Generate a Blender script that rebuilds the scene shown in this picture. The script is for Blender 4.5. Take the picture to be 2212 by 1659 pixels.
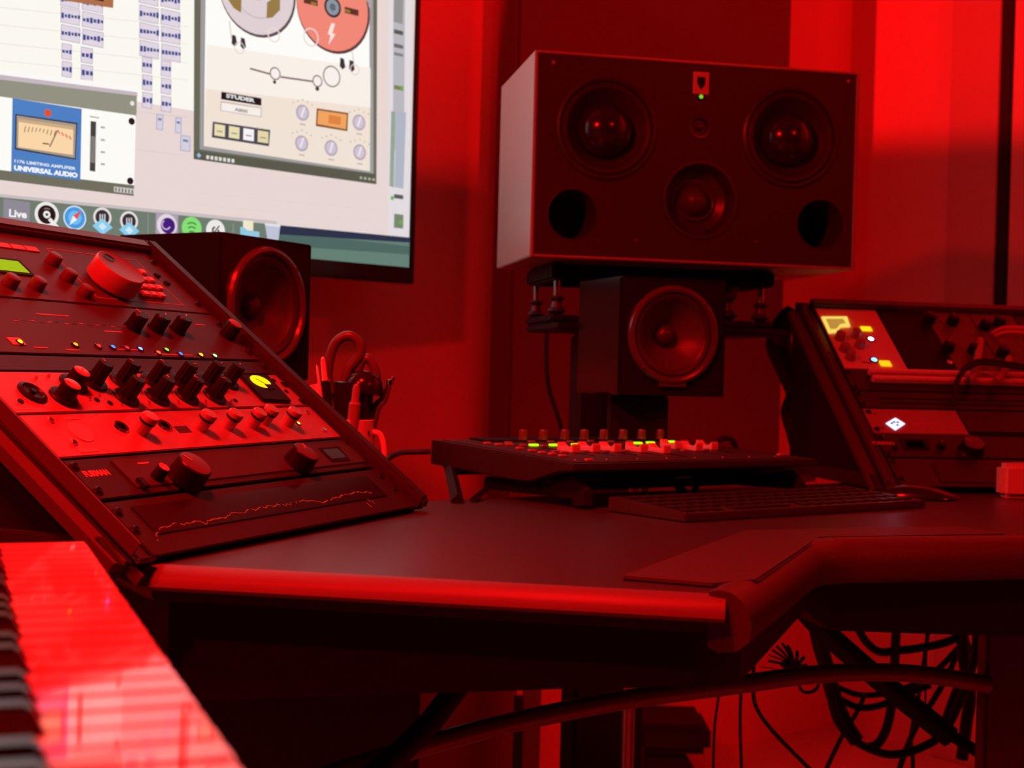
import bpy, bmesh, math, random
from math import sin, cos, pi, radians, sqrt
from mathutils import Vector, Matrix
random.seed(7)
for o in list(bpy.data.objects): bpy.data.objects.remove(o)
SC = bpy.context.scene
COL = SC.collection
V = Vector

# ------------------------------------------------------------------ camera
FPX, CXP, CYP = 3000.0, 1106.0, 829.5
PITCH, ROLL = radians(.57), radians(1.5)
CAM = V((0, 0, .92))
RM = Matrix.Rotation(radians(90) - PITCH, 3, 'X') @ Matrix.Rotation(ROLL, 3, 'Z')
cd = bpy.data.cameras.new('camera'); cam = bpy.data.objects.new('camera', cd); COL.objects.link(cam)
cam.matrix_world = Matrix.Translation(CAM) @ RM.to_4x4()
cd.sensor_width = 36; cd.lens = 36 * FPX / 2212; cd.clip_start = .02; cd.clip_end = 50
cd.dof.use_dof = True; cd.dof.focus_distance = 1.42; cd.dof.aperture_fstop = 9.5
SC.camera = cam
SC.view_settings.view_transform = 'Standard'; SC.view_settings.look = 'None'
SC.view_settings.exposure = 0; SC.view_settings.gamma = 1; SC.view_settings.use_curve_mapping = False
wd = bpy.data.worlds.new('world'); SC.world = wd; wd.use_nodes = True
wd.node_tree.nodes['Background'].inputs[0].default_value = (1, .02, .015, 1)
wd.node_tree.nodes['Background'].inputs[1].default_value = .004

def ray(x, y): return RM @ V(((x - CXP) / FPX, -(y - CYP) / FPX, -1))
def at_z(x, y, z): v = ray(x, y); return CAM + v * ((z - CAM.z) / v.z)
def at_d(x, y, d): v = ray(x, y); return CAM + v * (d / v.y)
def at_pl(x, y, p, n): v = ray(x, y); return CAM + v * ((p - CAM).dot(n) / v.dot(n))

# ------------------------------------------------------------------ lights
RED = (1, .004, .004)
def area(name, loc, target, sx, sy, power, color=RED, spread=pi, shape='RECTANGLE'):
    l = bpy.data.lights.new(name, 'AREA'); l.shape = shape; l.size = sx; l.size_y = sy
    l.energy = power; l.color = color; l.spread = spread
    o = bpy.data.objects.new(name, l); COL.objects.link(o); o.location = loc
    o.rotation_euler = (V(target) - V(loc)).to_track_quat('-Z', 'Y').to_euler(); return o
def spot(name, loc, target, power, deg, blend, size, color=RED):
    l = bpy.data.lights.new(name, 'SPOT'); l.energy = power; l.color = color
    l.spot_size = radians(deg); l.spot_blend = blend; l.shadow_soft_size = size
    o = bpy.data.objects.new(name, l); COL.objects.link(o); o.location = loc
    o.rotation_euler = (V(target) - V(loc)).to_track_quat('-Z', 'Y').to_euler(); return o
WASH_L = V((-1.6, 1.6, 2.3)); WASH_R = V((1.9, 1.3, 2.35))
L_OVER = area('ceiling_lamp', (-.40, .70, 2.35), (-.25, 1.1, .8),   .25, .25, 18, spread=radians(80))
L_WASHL = spot('wall_wash_lamp_a', WASH_L, (.9, 3.3, 1.9), 430, 100, .2, .004)
L_WASHR = spot('wall_wash_lamp_b', WASH_R, (.1, 3.0, 1.9), 135, 100, .2, .004)
L_DIR = area('side_lamp', (-1.0, .4, 2.0), (.3, 3.0, 1.0), .10, .10, 24)
L_KEY = area('right_lamp', (1.5, .2, 2.2), (.9, 2.3, .95), .09, .09, 9)
L_LOW = area('desk_rear_strip', (.7, 2.38, .60), (.62, 3.3, .30), 1.1, .02, 5)

# ------------------------------------------------------------------ materials
def s2l(c): return tuple((v / 255 / 12.92) if v / 255 <= .04045 else ((v / 255 + .055) / 1.055) ** 2.4 for v in c)
MATS = {}
def mat(name, col, rough=.5, metal=0, spec=.5, noise=0, nscale=60, bump=0, emit=None, es=1, coat=0):
    if name in MATS: return MATS[name]
    m = bpy.data.materials.new(name); m.use_nodes = True; nt = m.node_tree
    b = nt.nodes['Principled BSDF']
    b.inputs['Base Color'].default_value = (*col, 1); b.inputs['Roughness'].default_value = rough
    b.inputs['Metallic'].default_value = metal; b.inputs['Specular IOR Level'].default_value = spec
    b.inputs['Coat Weight'].default_value = coat
    if emit: b.inputs['Emission Color'].default_value = (*emit, 1); b.inputs['Emission Strength'].default_value = es
    if noise or bump:
        tc = nt.nodes.new('ShaderNodeTexCoord'); n = nt.nodes.new('ShaderNodeTexNoise')
        n.inputs['Scale'].default_value = nscale; n.inputs['Detail'].default_value = 4
        nt.links.new(tc.outputs['Object'], n.inputs['Vector'])
        if noise:
            mr = nt.nodes.new('ShaderNodeMapRange'); mr.inputs['To Min'].default_value = 1 - noise; mr.inputs['To Max'].default_value = 1 + noise
            nt.links.new(n.outputs['Fac'], mr.inputs['Value'])
            mx = nt.nodes.new('ShaderNodeVectorMath'); mx.operation = 'SCALE'; mx.inputs[0].default_value = col
            nt.links.new(mr.outputs['Result'], mx.inputs['Scale']); nt.links.new(mx.outputs['Vector'], b.inputs['Base Color'])
        if bump:
            bp = nt.nodes.new('ShaderNodeBump'); bp.inputs['Strength'].default_value = bump; bp.inputs['Distance'].default_value = .002
            nt.links.new(n.outputs['Fac'], bp.inputs['Height']); nt.links.new(bp.outputs['Normal'], b.inputs['Normal'])
    MATS[name] = m; return m
def glow(name, rgb, s=1.0):
    if name in MATS: return MATS[name]
    c = s2l(rgb)
    return mat(name, (.0, .0, .0), .6, 0, .1, emit=c, es=s * (1.0 if name.startswith('screen') else 1))
M_wall = mat('wall_paint', (.62, .36, .33), .8, 0, .2, .04, 30, .1)
M_floor = mat('floor_vinyl', (.62, .42, .38), .6, 0, .3, .06, 20)
M_panel = mat('acoustic_fabric', (.13, .09, .09), .95, 0, .1, .2, 200, .3)
M_dark = mat('black_plastic', (.010, .0095, .0095), .4, 0, .28, .1, 200)
M_vdark = mat('matt_black', (.012, .012, .012), .6, 0, .25, .1, 100)
M_blkgloss = mat('gloss_black', (.02, .02, .02), .18, 0, .5, .05, 40)
M_desk = mat('desk_laminate', (.042, .041, .041), .33, 0, .75, .12, 90, .04)
M_edge = mat('desk_edge_vinyl', (.115, .10, .10), .5, 0, .4, .06, 60)
M_skirt = mat('desk_skirt', (.012, .011, .011), .6, 0, .2, .1, 60)
M_leather = mat('pad_leather', (.06, .055, .055), .42, 0, .5, .1, 300, .2)
M_steel = mat('steel', (.6, .6, .6), .25, 1)
M_chrome = mat('chrome', (.8, .8, .8), .12, 1)
M_silver = mat('silver_faceplate', (.33, .3, .3), .42, .05, .5, .03, 80)
M_greyplate = mat('grey_faceplate', (.06, .055, .06), .5, .2, .4, .06, 150)
M_blkplate = mat('black_faceplate', (.028, .026, .026), .45, .0, .35, .1, 120)
M_capred = mat('cap_aluminium', (.36, .33, .33), .4, .1)
M_rackside = mat('rack_vinyl', (.03, .028, .028), .45, 0, .5, .1, 120, .1)
M_white = mat('white_plastic', (.8, .78, .76), .35, 0, .5, .03, 40)
M_ivory = mat('key_plastic', (.8, .54, .5), .06, 0, .5, .02, 20, coat=.3)
M_cable = mat('cable_rubber', (.015, .015, .015), .5, 0, .4, .1, 80)
M_orange = mat('orange_cable', (.85, .25, .12), .45, 0, .5, .05, 50)
M_rubber = mat('cone_rubber', (.055, .05, .05), .36, 0, .6, .05, 60)
M_cone = mat('speaker_cone', (.09, .08, .08), .4, 0, .5, .1, 150)
M_print = mat('white_print', (.55, .53, .53), .6)
M_hole = mat('hole_black', (.003, .003, .003), .9, 0, 0, .1, 30)

# ------------------------------------------------------------------ mesh builder
def frame(o, x, y, z):
    m = Matrix.Identity(4)
    for i in range(3): m[i][0] = x[i]; m[i][1] = y[i]; m[i][2] = z[i]; m[i][3] = o[i]
    return m
class MB:
    def __init__(s): s.b = bmesh.new(); s.mi = 0
    def _t(s, vs, M):
        if M is not None: bmesh.ops.transform(s.b, matrix=M, verts=vs)
    def _fin(s, n0, M=None):
        s.b.faces.ensure_lookup_table(); s.b.verts.ensure_lookup_table()
        for f in s.b.faces[n0[1]:]: f.material_index = s.mi
        s._t(s.b.verts[n0[0]:], M)
    def n(s): return (len(s.b.verts), len(s.b.faces))
    def box(s, a, b, bev=0, M=None, seg=2):
        n0 = s.n(); a = V(a); b = V(b)
        t = bmesh.new(); r = bmesh.ops.create_cube(t, size=1)
        bmesh.ops.transform(t, matrix=Matrix.Translation((a + b) / 2) @ Matrix.Diagonal((*(b - a), 1)), verts=t.verts)
        if bev: bmesh.ops.bevel(t, geom=list(t.edges), offset=bev, segments=seg, affect='EDGES', clamp_overlap=True)
        s._merge(t); s._fin(n0, M); return s
    def _merge(s, t):
        mp = {}
        for v in t.verts: mp[v] = s.b.verts.new(v.co)
        for f in t.faces:
            nf = s.b.faces.new([mp[v] for v in f.verts]); nf.smooth = f.smooth
        t.free()
    def prism(s, pts, z0, z1, axis='z', bev=0, M=None):
        """polygon in 2D extruded; axis z: (x,y)->z, axis x: pts=(y,z) extruded along x, axis y: pts=(x,z) along y"""
        n0 = s.n()
        def mk(p, h): return {'z': (p[0], p[1], h), 'x': (h, p[0], p[1]), 'y': (p[0], h, p[1])}[axis]
        t = bmesh.new()
        lo = [t.verts.new(mk(p, z0)) for p in pts]; hi = [t.verts.new(mk(p, z1)) for p in pts]
        N = len(pts)
        t.faces.new(lo[::-1]); t.faces.new(hi)
        for i in range(N): t.faces.new((lo[i], lo[(i + 1) % N], hi[(i + 1) % N], hi[i]))
        bmesh.ops.recalc_face_normals(t, faces=t.faces)
        if bev: bmesh.ops.bevel(t, geom=list(t.edges), offset=bev, segments=2, affect='EDGES', clamp_overlap=True)
        s._merge(t); s._fin(n0, M); return s
    def lathe(s, prof, seg=32, M=None, flute=0, nfl=0):
        """profile [(r,z)...] about z"""
        n0 = s.n(); rings = []
        for r, z in prof:
            if r < 1e-6: rings.append([s.b.verts.new((0, 0, z))])
            else:
                rings.append([s.b.verts.new(((r + (flute * cos(nfl * 2 * pi * k / seg) if flute and r > prof[0][0] * .6 else 0)) * cos(2 * pi * k / seg), (r + (flute * cos(nfl * 2 * pi * k / seg) if flute and r > prof[0][0] * .6 else 0)) * sin(2 * pi * k / seg), z)) for k in range(seg)])
        for a, b in zip(rings, rings[1:]):
            for k in range(seg):
                k2 = (k + 1) % seg
                if len(a) == 1 and len(b) == 1: continue
                if len(a) == 1: f = s.b.faces.new((a[0], b[k2], b[k]))
                elif len(b) == 1: f = s.b.faces.new((a[k], a[k2], b[0]))
                else: f = s.b.faces.new((a[k], a[k2], b[k2], b[k]))
                f.smooth = True
        s._fin(n0, M); return s
    def cyl(s, r, z0, z1, seg=24, M=None, r1=None, bev=0):
        r1 = r if r1 is None else r1
        p = [(0, z0), (r, z0), (r1 if not bev else r1, z1 - bev), (r1 - bev, z1), (0, z1)] if bev else [(0, z0), (r, z0), (r1, z1), (0, z1)]
        return s.lathe(p, seg, M)
    def tube(s, pts, r, seg=10, smooth=6, caps=True):
        n0 = s.n(); P = [V(p) for p in pts]
        if smooth and len(P) > 2: P = catmull(P, smooth)
        rr = r if callable(r) else (lambda t: r)
        rings = []; up = V((0, 0, 1)); prev = None
        for i, p in enumerate(P):
            t = (P[min(i + 1, len(P) - 1)] - P[max(i - 1, 0)]).normalized()
            if prev is None:
                u = t.cross(V((0, 0, 1)))
                if u.length < .1: u = t.cross(V((1, 0, 0)))
            else: u = prev - t * prev.dot(t)
            u.normalize(); w = t.cross(u); prev = u
            R = rr(i / max(1, len(P) - 1))
            rings.append([s.b.verts.new(p + (u * cos(2 * pi * k / seg) + w * sin(2 * pi * k / seg)) * R) for k in range(seg)])
        for a, b in zip(rings, rings[1:]):
            for k in range(seg):
                f = s.b.faces.new((a[k], a[(k + 1) % seg], b[(k + 1) % seg], b[k])); f.smooth = True
        if caps: s.b.faces.new(rings[0][::-1]); s.b.faces.new(rings[-1])
        s._fin(n0); return s
    def poly(s, pts):
        n0 = s.n(); f = s.b.faces.new([s.b.verts.new(p) for p in pts]); s._fin(n0); return s
    def text(s, body, size, M, extr=0.0003, bold=0, w=None):
        me = text_mesh(body, size, extr, bold, w); n0 = s.n()
        s.b.from_mesh(me); s.b.faces.ensure_lookup_table(); s._fin(n0, M); return s
    def obj(s, name, mats, parent=None, loc=None, M=None, label=None):
        bmesh.ops.recalc_face_normals(s.b, faces=s.b.faces)
        me = bpy.data.meshes.new(name); 
        for f in s.b.faces: f.smooth = True
        s.b.to_mesh(me); s.b.free()
        try: me.set_sharp_from_angle(angle=radians(32))
        except Exception: pass
        return link(name, me, mats, parent, loc, M, label)
def link(name, me, mats, parent=None, loc=None, M=None, label=None):
    if mats is not None:
        if not isinstance(mats, (list, tuple)): mats = [mats]
        if not me.materials:
            for m in mats: me.materials.append(m)
    o = bpy.data.objects.new(name, me); COL.objects.link(o)
    if parent: o.parent = parent
    if M is not None: o.matrix_local = M
    if loc is not None: o.location = loc
    if label: o['label'] = label
    return o
def catmull(P, n):
    out = []
    for i in range(len(P) - 1):
        p0 = P[max(i - 1, 0)]; p1 = P[i]; p2 = P[i + 1]; p3 = P[min(i + 2, len(P) - 1)]
        for k in range(n):
            t = k / n
            out.append(.5 * ((2 * p1) + (p2 - p0) * t + (2 * p0 - 5 * p1 + 4 * p2 - p3) * t * t + (3 * p1 - p0 - 3 * p2 + p3) * t ** 3))
    out.append(P[-1]); return out
def text_mesh(body, size, extr, bold, w):
    cu = bpy.data.curves.new('t', 'FONT'); cu.body = body; cu.size = size; cu.extrude = extr; cu.offset = bold
    cu.align_x = 'LEFT'; cu.resolution_u = 3
    o = bpy.data.objects.new('t', cu); COL.objects.link(o)
    dg = bpy.context.evaluated_depsgraph_get(); me = bpy.data.meshes.new_from_object(o.evaluated_get(dg))
    bpy.data.objects.remove(o); bpy.data.curves.remove(cu)
    if w:
        xs = [v.co.x for v in me.vertices]; k = w / (max(xs) - min(xs)); x0 = min(xs)
        for v in me.vertices: v.co.x = (v.co.x - x0) * k
    return me
def thing(name, label, cat, M=None, group=None):
    o = bpy.data.objects.new(name, None); COL.objects.link(o); o.empty_display_size = .02
    if M is not None: o.matrix_world = M
    return tag(o, label, cat, group)
def tag(o, label, cat, group=None, kind=None):
    o['label'] = label; o['category'] = cat
    if group: o['group'] = group
    if kind: o['kind'] = kind
    return o
def struct(o): o['kind'] = 'structure'; return o
T = Matrix.Translation

# ================================================================== ROOM
WD = V((cos(radians(35.5)), sin(radians(35.5)), 0)); WN = V((WD.y, -WD.x, 0))            # wall direction, wall normal (into room)
W0 = at_z(1700, 1585, 0)
cor = at_z(1832, 1577, 0); cor = W0 + WD * (cor - W0).dot(WD)              # corner of the room
RD = V((WD.y, -WD.x, 0))                                                   # right wall runs towards the room
def slab(name, a, b, n_out, z0, z1, th, m):
    d = (b - a).normalized(); L = (b - a).length
    F = frame(V((a.x, a.y, 0)), d, n_out, V((0, 0, 1)))
    mb = MB(); mb.box((0, 0, z0), (L, th, z1)); o = mb.obj(name, m, M=F); return struct(o)
slab('wall_back', cor - WD * 3.6, cor + WD * .1, -WN, 0, 2.7, .1, M_wall)
slab('wall_right', cor + RD * .0, cor + RD * 4.2, WD, 0, 2.7, .1, M_wall)
mb = MB(); mb.box((-4, -2.5, -.05), (5, 6, 0)); struct(mb.obj('floor', M_floor))
mb = MB(); mb.box((-4, -2.5, 2.7), (5, 6, 2.75)); struct(mb.obj('ceiling', mat('ceiling_tile', (.08, .07, .07), .9, 0, .1, .1, 8)))
# projecting panel and dark reveal on the right wall
def rw(x, y): return (at_pl(x, y, cor, -WD) - cor).dot(RD)
RF = frame(V((cor.x, cor.y, 0)), RD, WD, V((0, 0, 1)))
sA = rw(2055, 300); sB = rw(2163, 300); sC = rw(2190, 300)
mb = MB(); mb.box((sB, -.014, 0), (sC, 0, 2.7), .003); struct(mb.obj('trim_1', M_vdark, M=RF))
mb = MB(); mb.box((sC, -.012, 0), (sC + .9, 0, 2.7), .004); tag(mb.obj('wall_panel', M_wall, M=RF), 'pale full-height wall panel at the right edge beyond the dark vertical gap', 'wall panel')
mb = MB(); mb.box((sA, -.012, 0), (sB, 0, 2.7), .003); struct(mb.obj('trim_2', mat('panel_paint', (.5, .29, .27), .8, 0, .2, .04, 30), M=RF))
# baseboards
mb = MB(); mb.box((-3.5, 0, 0), (-.0, .0, 0.001));
mb.b.clear(); F0 = frame(V((cor.x, cor.y, 0)), WD, WN, V((0, 0, 1)))
# acoustic panel behind the big monitor
PP = W0 + WN * .10
aL = at_pl(1113, 300, PP, WN); aR = at_pl(1706, 300, PP, WN)
F1 = frame(V((aL.x, aL.y, 0)), WD, -WN, V((0, 0, 1)))
wP = (aR - aL).dot(WD)
mb = MB(); mb.box((0, 0, .52), (wP, .08, 2.45), .008)
ap = tag(mb.obj('acoustic_panel', M_panel, M=F1), 'tall dark fabric acoustic panel on the wall behind the large monitor speaker', 'acoustic panel')

# wall wash lamps: added unseen flaps, shaped to cut the beams along a line on the walls
ee = [at_pl(900, 390, W0, WN), at_pl(1110, 382, W0, WN), at_pl(1842, 326, W0, WN), at_pl(2165, 310, cor, -WD)]
for WASH, lab in ((WASH_L, 'ceiling wall-wash lamp with an added unseen flap cutting its beam, above the television'), (WASH_R, 'ceiling wall-wash lamp with an added unseen flap cutting its beam, above the right rack')):
    be = [WASH + (e - WASH) * .075 for e in ee]
    be = [be[0] + (be[0] - be[1]).normalized() * .25] + be + [be[3] + (be[3] - be[2]).normalized() * .25]
    wl = thing('wall_lamp', lab, 'lamp', T(WASH))
    mb = MB()
    for p_, q_ in zip(be, be[1:]):
        dn = V((-(q_ - p_).y, (q_ - p_).x, 0)).normalized() * .004
        lo = [mb.b.verts.new(p - WASH) for p in (p_, q_, q_ - V((0, 0, .4)), p_ - V((0, 0, .4)))]; hi = [mb.b.verts.new(v.co + dn) for v in lo]
        mb.b.faces.new(lo); mb.b.faces.new(hi[::-1])
        for i in range(4): mb.b.faces.new((lo[i], lo[(i + 1) % 4], hi[(i + 1) % 4], hi[i]))
    mb.obj('added_beam_flap', M_vdark, wl)
    mb = MB(); mb.cyl(.05, .03, 2.7 - WASH.z, 20); mb.obj('stem', M_vdark, wl)

# ================================================================== TELEVISION
TD = V((cos(radians(43.5)), sin(radians(43.5)), 0)); TN = V((TD.y, -TD.x, 0))
PT = at_pl(882, 578, W0 + WN * .16, WN)
def tvp(x, y, off=0): return at_pl(x, y, PT + TN * off, TN)
c0 = tvp(882, 578)                                             # lower right corner of the lit screen
TVF = frame(c0, TD, V((0, 0, 1)), TN)                          # x right, y up, z towards room
TVI = TVF.inverted()
TW, TH = 1.22, .69
tv = thing('television', 'large wall-mounted flat screen showing recording software windows', 'television', TVF)
mb = MB()
b_r, b_b = .012, .032
mb.box((-TW - .015, -b_b, -.03), (b_r, 0, .006), .003); mb.box((-TW - .015, TH, -.03), (b_r, TH + .015, .006), .003)
mb.box((-TW - .015, -b_b, -.03), (-TW, TH + .015, .006), .003); mb.box((0, -b_b, -.03), (b_r, TH + .015, .006), .003)
mb.obj('bezel', M_blkgloss, tv)
mb = MB(); mb.box((-TW - .012, -b_b + .003, -.055), (b_r - .003, TH + .012, -.03), .008); mb.obj('back_cover', M_dark, tv)
mb = MB(); mb.box((-TW * .65, TH * .3, -.075), (-TW * .35, TH * .7, -.055), .004); mb.tube([(-TW * .5, TH * .5, -.075), (-TW * .45, TH * .5, -.12), (-TW * .4, TH * .5, -.15)], .014, 12, 4); mb.obj('wall_bracket', M_vdark, tv)
# --- screen picture: layered flat shapes in screen coordinates
class Screen(MB):
    def __init__(s): super().__init__(); s.ml = []; s.z = .0004; s.names = {}
    def c(s, rgb):
        k = 'screen_%d_%d_%d' % rgb
        if k not in s.names: s.names[k] = len(s.ml); s.ml.append(glow(k, rgb, 1.0))
        s.mi = s.names[k]; return s
    def L(s, x, y): p = TVI @ tvp(x, y); return (p.x, p.y)
    def up(s, n=1): s.z += .00008 * n; return s
    def P(s, rgb, *pts):
        s.c(rgb); s.up(); q = [s.L(*p) for p in pts]
        q = [(min(x, 0), min(max(y, 0), TH)) for x, y in q]
        return s.poly([(x, y, s.z) for x, y in q])
    def R(s, rgb, x, y, w, h, ang=0):   # rect centred at px with size in px at that point; squared to the screen axes
        s.c(rgb); s.up(); cx, cy = s.L(x, y); k = s.k(x, y)
        w = s.L(x + w / 2, y)[0] - s.L(x - w / 2, y)[0]; h = h * k
        return s.poly([(cx - w / 2, cy - h / 2, s.z), (cx + w / 2, cy - h / 2, s.z), (cx + w / 2, cy + h / 2, s.z), (cx - w / 2, cy + h / 2, s.z)])
    fs = .83
    def k(s, x, y): return (tvp(x, y) - CAM).dot(RM @ V((0, 0, -1))) / FPX
    def O(s, rgb, x, y, r, r2=None, seg=36, a0=0, a1=360):
        s.c(rgb); s.up(); cx, cy = s.L(x, y); k = s.k(x, y)
        if r2 is None:
            s.poly([(cx + r * k * cos(2 * pi * i / seg), cy + r * k * sin(2 * pi * i / seg), s.z) for i in range(seg)])
        else:
            for i in range(seg):
                t0 = radians(a0 + (a1 - a0) * i / seg); t1 = radians(a0 + (a1 - a0) * (i + 1) / seg)
                s.poly([(cx + R * k * cos(t), cy + R * k * sin(t), s.z) for R, t in ((r, t0), (r, t1), (r2, t1), (r2, t0))])
        return s
    def line(s, rgb, x0, y0, x1, y1, w):
        s.c(rgb); s.up(); a = V(s.L(x0, y0)); b = V(s.L(x1, y1)); k = s.k(x0, y0); n = (b - a).normalized(); n = V((-n.y, n.x)) * w * k / 2
        return s.poly([(*(a + n), s.z), (*(b + n), s.z), (*(b - n), s.z), (*(a - n), s.z)])
    def txt(s, rgb, body, x, y, hpx, wpx, bold=.0):
        s.c(rgb); s.up(); cx, cy = s.L(x, y); k = s.k(x, y)
        return s.text(body, hpx * k * 1.38, T((cx, cy, s.z)), 0, bold * k * .7, s.L(x + wpx, y + wpx * .12)[0] - cx)
S = Screen()
S.z = .0002
S.c((232, 214, 211)); S.poly([(-TW, 0, .0002), (0, 0, .0002), (0, TH, .0002), (-TW, TH, .0002)])
xe, ye = S.L(420, 240); S.c((250, 248, 239)); S.up(); S.poly([(-TW, ye, S.z), (xe, ye, S.z), (xe, TH, S.z), (-TW, TH, S.z)])
# faint track lines
for y in (20, 58, 98, 135): S.line((228, 222, 214), -250, y - 30, 405, y + 38, 1.4)
for y in (240, 322): S.line((222, 205, 205), 285, y, 405, y + 14, 2)
for y in (415, 440, 462): S.line((228, 210, 210), 405, y, 835, y + 40, 1.5)
# mixer strip down the right side of the picture
S.P((226, 220, 224), (842, -300), (892, -300), (883, 517), (838, 510))
S.P((186, 184, 190), (852, -300), (878, -300), (872, 330), (848, 325))
for (y, h, c) in ((20, 60, (150, 148, 150)), (70, 9, (90, 90, 85)), (100, 8, (110, 104, 110)), (118, 6, (130, 125, 130)), (190, 9, (120, 130, 90)), (425, 9, (90, 92, 98)), (478, 30, (120, 135, 110))):
    S.R(c, 860, y, 20, h)
S.P((150, 165, 150), (844, 240), (853, 242), (849, 405), (840, 402))
S.P((176, 182, 196), (855, 240), (876, 243), (870, 408), (850, 404))
for (x, y) in ((846, 428), (866, 190), (864, 480)): S.R((110, 170, 60), x, y, 6, 8)
# desktop picture and bar of icons along the bottom
S.P((100, 128, 116), (596, 486), (883, 513), (883, 600), (596, 600))
S.P((44, 50, 74), (596, 486), (883, 514), (883, 524), (720, 514), (596, 506))
S.P((78, 104, 98), (596, 506), (740, 516), (883, 532), (883, 550), (596, 530))
S.P((200, 190, 190), (-300, 390), (-300, 398), (596, 486), (596, 478))
S.P((112, 124, 112), (-300, 396), (597, 486), (597, 640), (-300, 640))
# top left brown label
# clips with waveforms
LAV, NAVY = (224, 214, 226), (62, 74, 140)
def clip(x, y, w, h=34):
    S.R((186, 172, 192), x, y, w, h); S.R(LAV, x, y, w - 3, h - 3); 
    n = max(2, int(w / 7))
    for i in range(n): S.R(NAVY, x - w / 2 + (i + .6) * w / n, y + .12 * (-w / 2 + (i + .6) * w / n), w / n * .75, random.choice((6, 9, 12, 8)))
for (x, y) in ((150, 0), (150, 36), (150, 74), (197, 9), (197, 46), (197, 84)): clip(x, y, 42 if x < 160 else 46)
for (x, y) in ((140, 113), (140, 151), (183, 121), (183, 159)): clip(x, y, 22 if x < 160 else 26)
for (x, y) in ((316, -5), (316, 33), (316, 71), (316, 109), (361, 3), (361, 42), (361, 79), (361, 117)): clip(x, y, 42)
for (x, y) in ((309, 143), (309, 181), (309, 219), (349, 151), (349, 189), (349, 227)): clip(x, y, 22)
for (x, y, w) in ((335, 266, 15), (375, 273, 14), (390, 312, 22)): S.R((176, 176, 202), x, y, w, 34); S.R((212, 208, 222), x, y, w - 4, 30); S.R((120, 126, 160), x, y - 6, w * .5, 5)
S.P((172, 112, 74), (60, -60), (236, -36), (234, 21), (58, -6)); S.R((50, 30, 25), 198, 0, 32, 8)
# compressor window
S.P((250, 248, 246), (-250, 122), (287, 190), (287, 206), (-250, 138))
S.P((196, 184, 192), (-250, 134), (286, 202), (286, 212), (-250, 146))
S.P((146, 146, 130), (-250, 146), (285, 210), (284, 256), (-250, 186))
S.O((235, 232, 225), 275, 226, 5)
S.P((252, 251, 246), (-250, 178), (283, 252), (279, 405), (-250, 340))
S.P((112, 112, 96), (-250, 342), (279, 402), (278, 425), (-250, 362))
S.P((78, 128, 196), (17, 215), (166, 238), (163, 392), (14, 372))
S.P((52, 48, 46), (23, 249), (157, 268), (153, 347), (22, 325))
S.P((168, 152, 140), (26, 252), (154, 271), (151, 344), (25, 322))
S.P((250, 214, 168), (30, 259), (148, 276), (147, 337), (29, 320))
S.P((205, 172, 132), (30, 259), (148, 276), (148, 283), (30, 266))
for i in range(9): S.line((120, 80, 60), 42 + i * 8, 292 - abs(i - 4) * -1.6 - 10 + i * 1.2, 45 + i * 8, 285 - 10 + i * 1.2, 1.6)
for i in range(4): S.line((225, 110, 90), 114 + i * 8, 284 + i * 4, 118 + i * 8, 292 + i * 4, 3)
S.line((110, 80, 70), 113, 284, 96, 320, 2.4); S.R((120, 80, 60), 88, 313, 14, 3)
S.O((226, 84, 40), 92, 247, 8)
S.txt((225, 232, 244), '1176 LIMITING AMPLIFIER', 20, 353, 6.5, 132, .5)
S.txt((245, 248, 252), 'UNIVERSAL AUDIO', 19, 369, 10, 137, 1.2)
S.P((70, 66, 64), (184, 264), (196, 266), (194, 373), (182, 371))
S.P((128, 124, 118), (185, 296), (195, 298), (193, 355), (183, 353))
for y in (278, 305, 331, 357): S.R((170, 166, 160), 210, y, 9, 4)
S.R((180, 176, 170), 192, 256, 20, 3)
for (x, y) in ((272, 265), (269, 393)): S.O((48, 28, 34), x, y, 7.5)
S.R((210, 208, 200), 256, 413, 44, 11); 
for i in range(6): S.R((90, 90, 78), 238 + i * 7, 411 + i, 3, 8)
# tape machine window
S.P((104, 104, 88), (409, -400), (806, -400), (799, 400), (405, 346))
S.P((158, 156, 158), (424, -400), (796, -400), (793, 377), (418, 325))
S.P((253, 252, 248), (436, -400), (787, -400), (785, 372), (427, 318))
S.P((240, 226, 212), (433, 120), (786, 170), (785, 372), (427, 318))
S.P((248, 240, 232), (433, 100), (786, 150), (786, 235), (431, 195))
S.P((90, 90, 76), (406, 328), (798, 379), (797, 399), (405, 346))
S.O((148, 190, 215), 416, 338, 6, seg=4)
for i in range(7): S.R((222, 222, 216), 435 + i * 9, 342 + i * 1.3, 6, 8)
for i in range(4): S.R((180, 186, 160), 765 + i * 9, 386 + i * 1.3, 5, 5)
def reel(x, y, r, col, rim):
    S.O(rim, x + 2, y + 3, r + 3); S.O(col, x, y, r)
reel(541, -16, 94, (222, 208, 212), (92, 78, 84)); S.O((200, 188, 194), 541, -16, 60, 57)
S.P((150, 122, 70), (479, -30), (508, -30), (506, 32), (490, 22), (478, 4)); S.P((150, 124, 72), (562, 10), (590, -10), (590, 26), (574, 42), (561, 44))
S.O((120, 112, 116), 541, -16, 20)
reel(704, 19, 94, (240, 136, 120), (96, 60, 60))
S.R((92, 52, 34), 656, 8, 30, 13); S.R((92, 52, 34), 744, 29, 30, 13); S.R((150, 122, 60), 662, 12, 12, 6); S.R((150, 122, 60), 735, 28, 12, 6)
S.O((50, 44, 50), 703, 20, 22); S.O((140, 150, 162), 703, 20, 17); S.O((96, 106, 120), 703, 20, 8)
S.P((252, 226, 222), (700, 54), (708, 56), (702, 76), (709, 78), (694, 101), (698, 80), (692, 78))
S.P((176, 160, 164), (760, -40), (786, -40), (786, 22), (775, 5))
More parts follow.
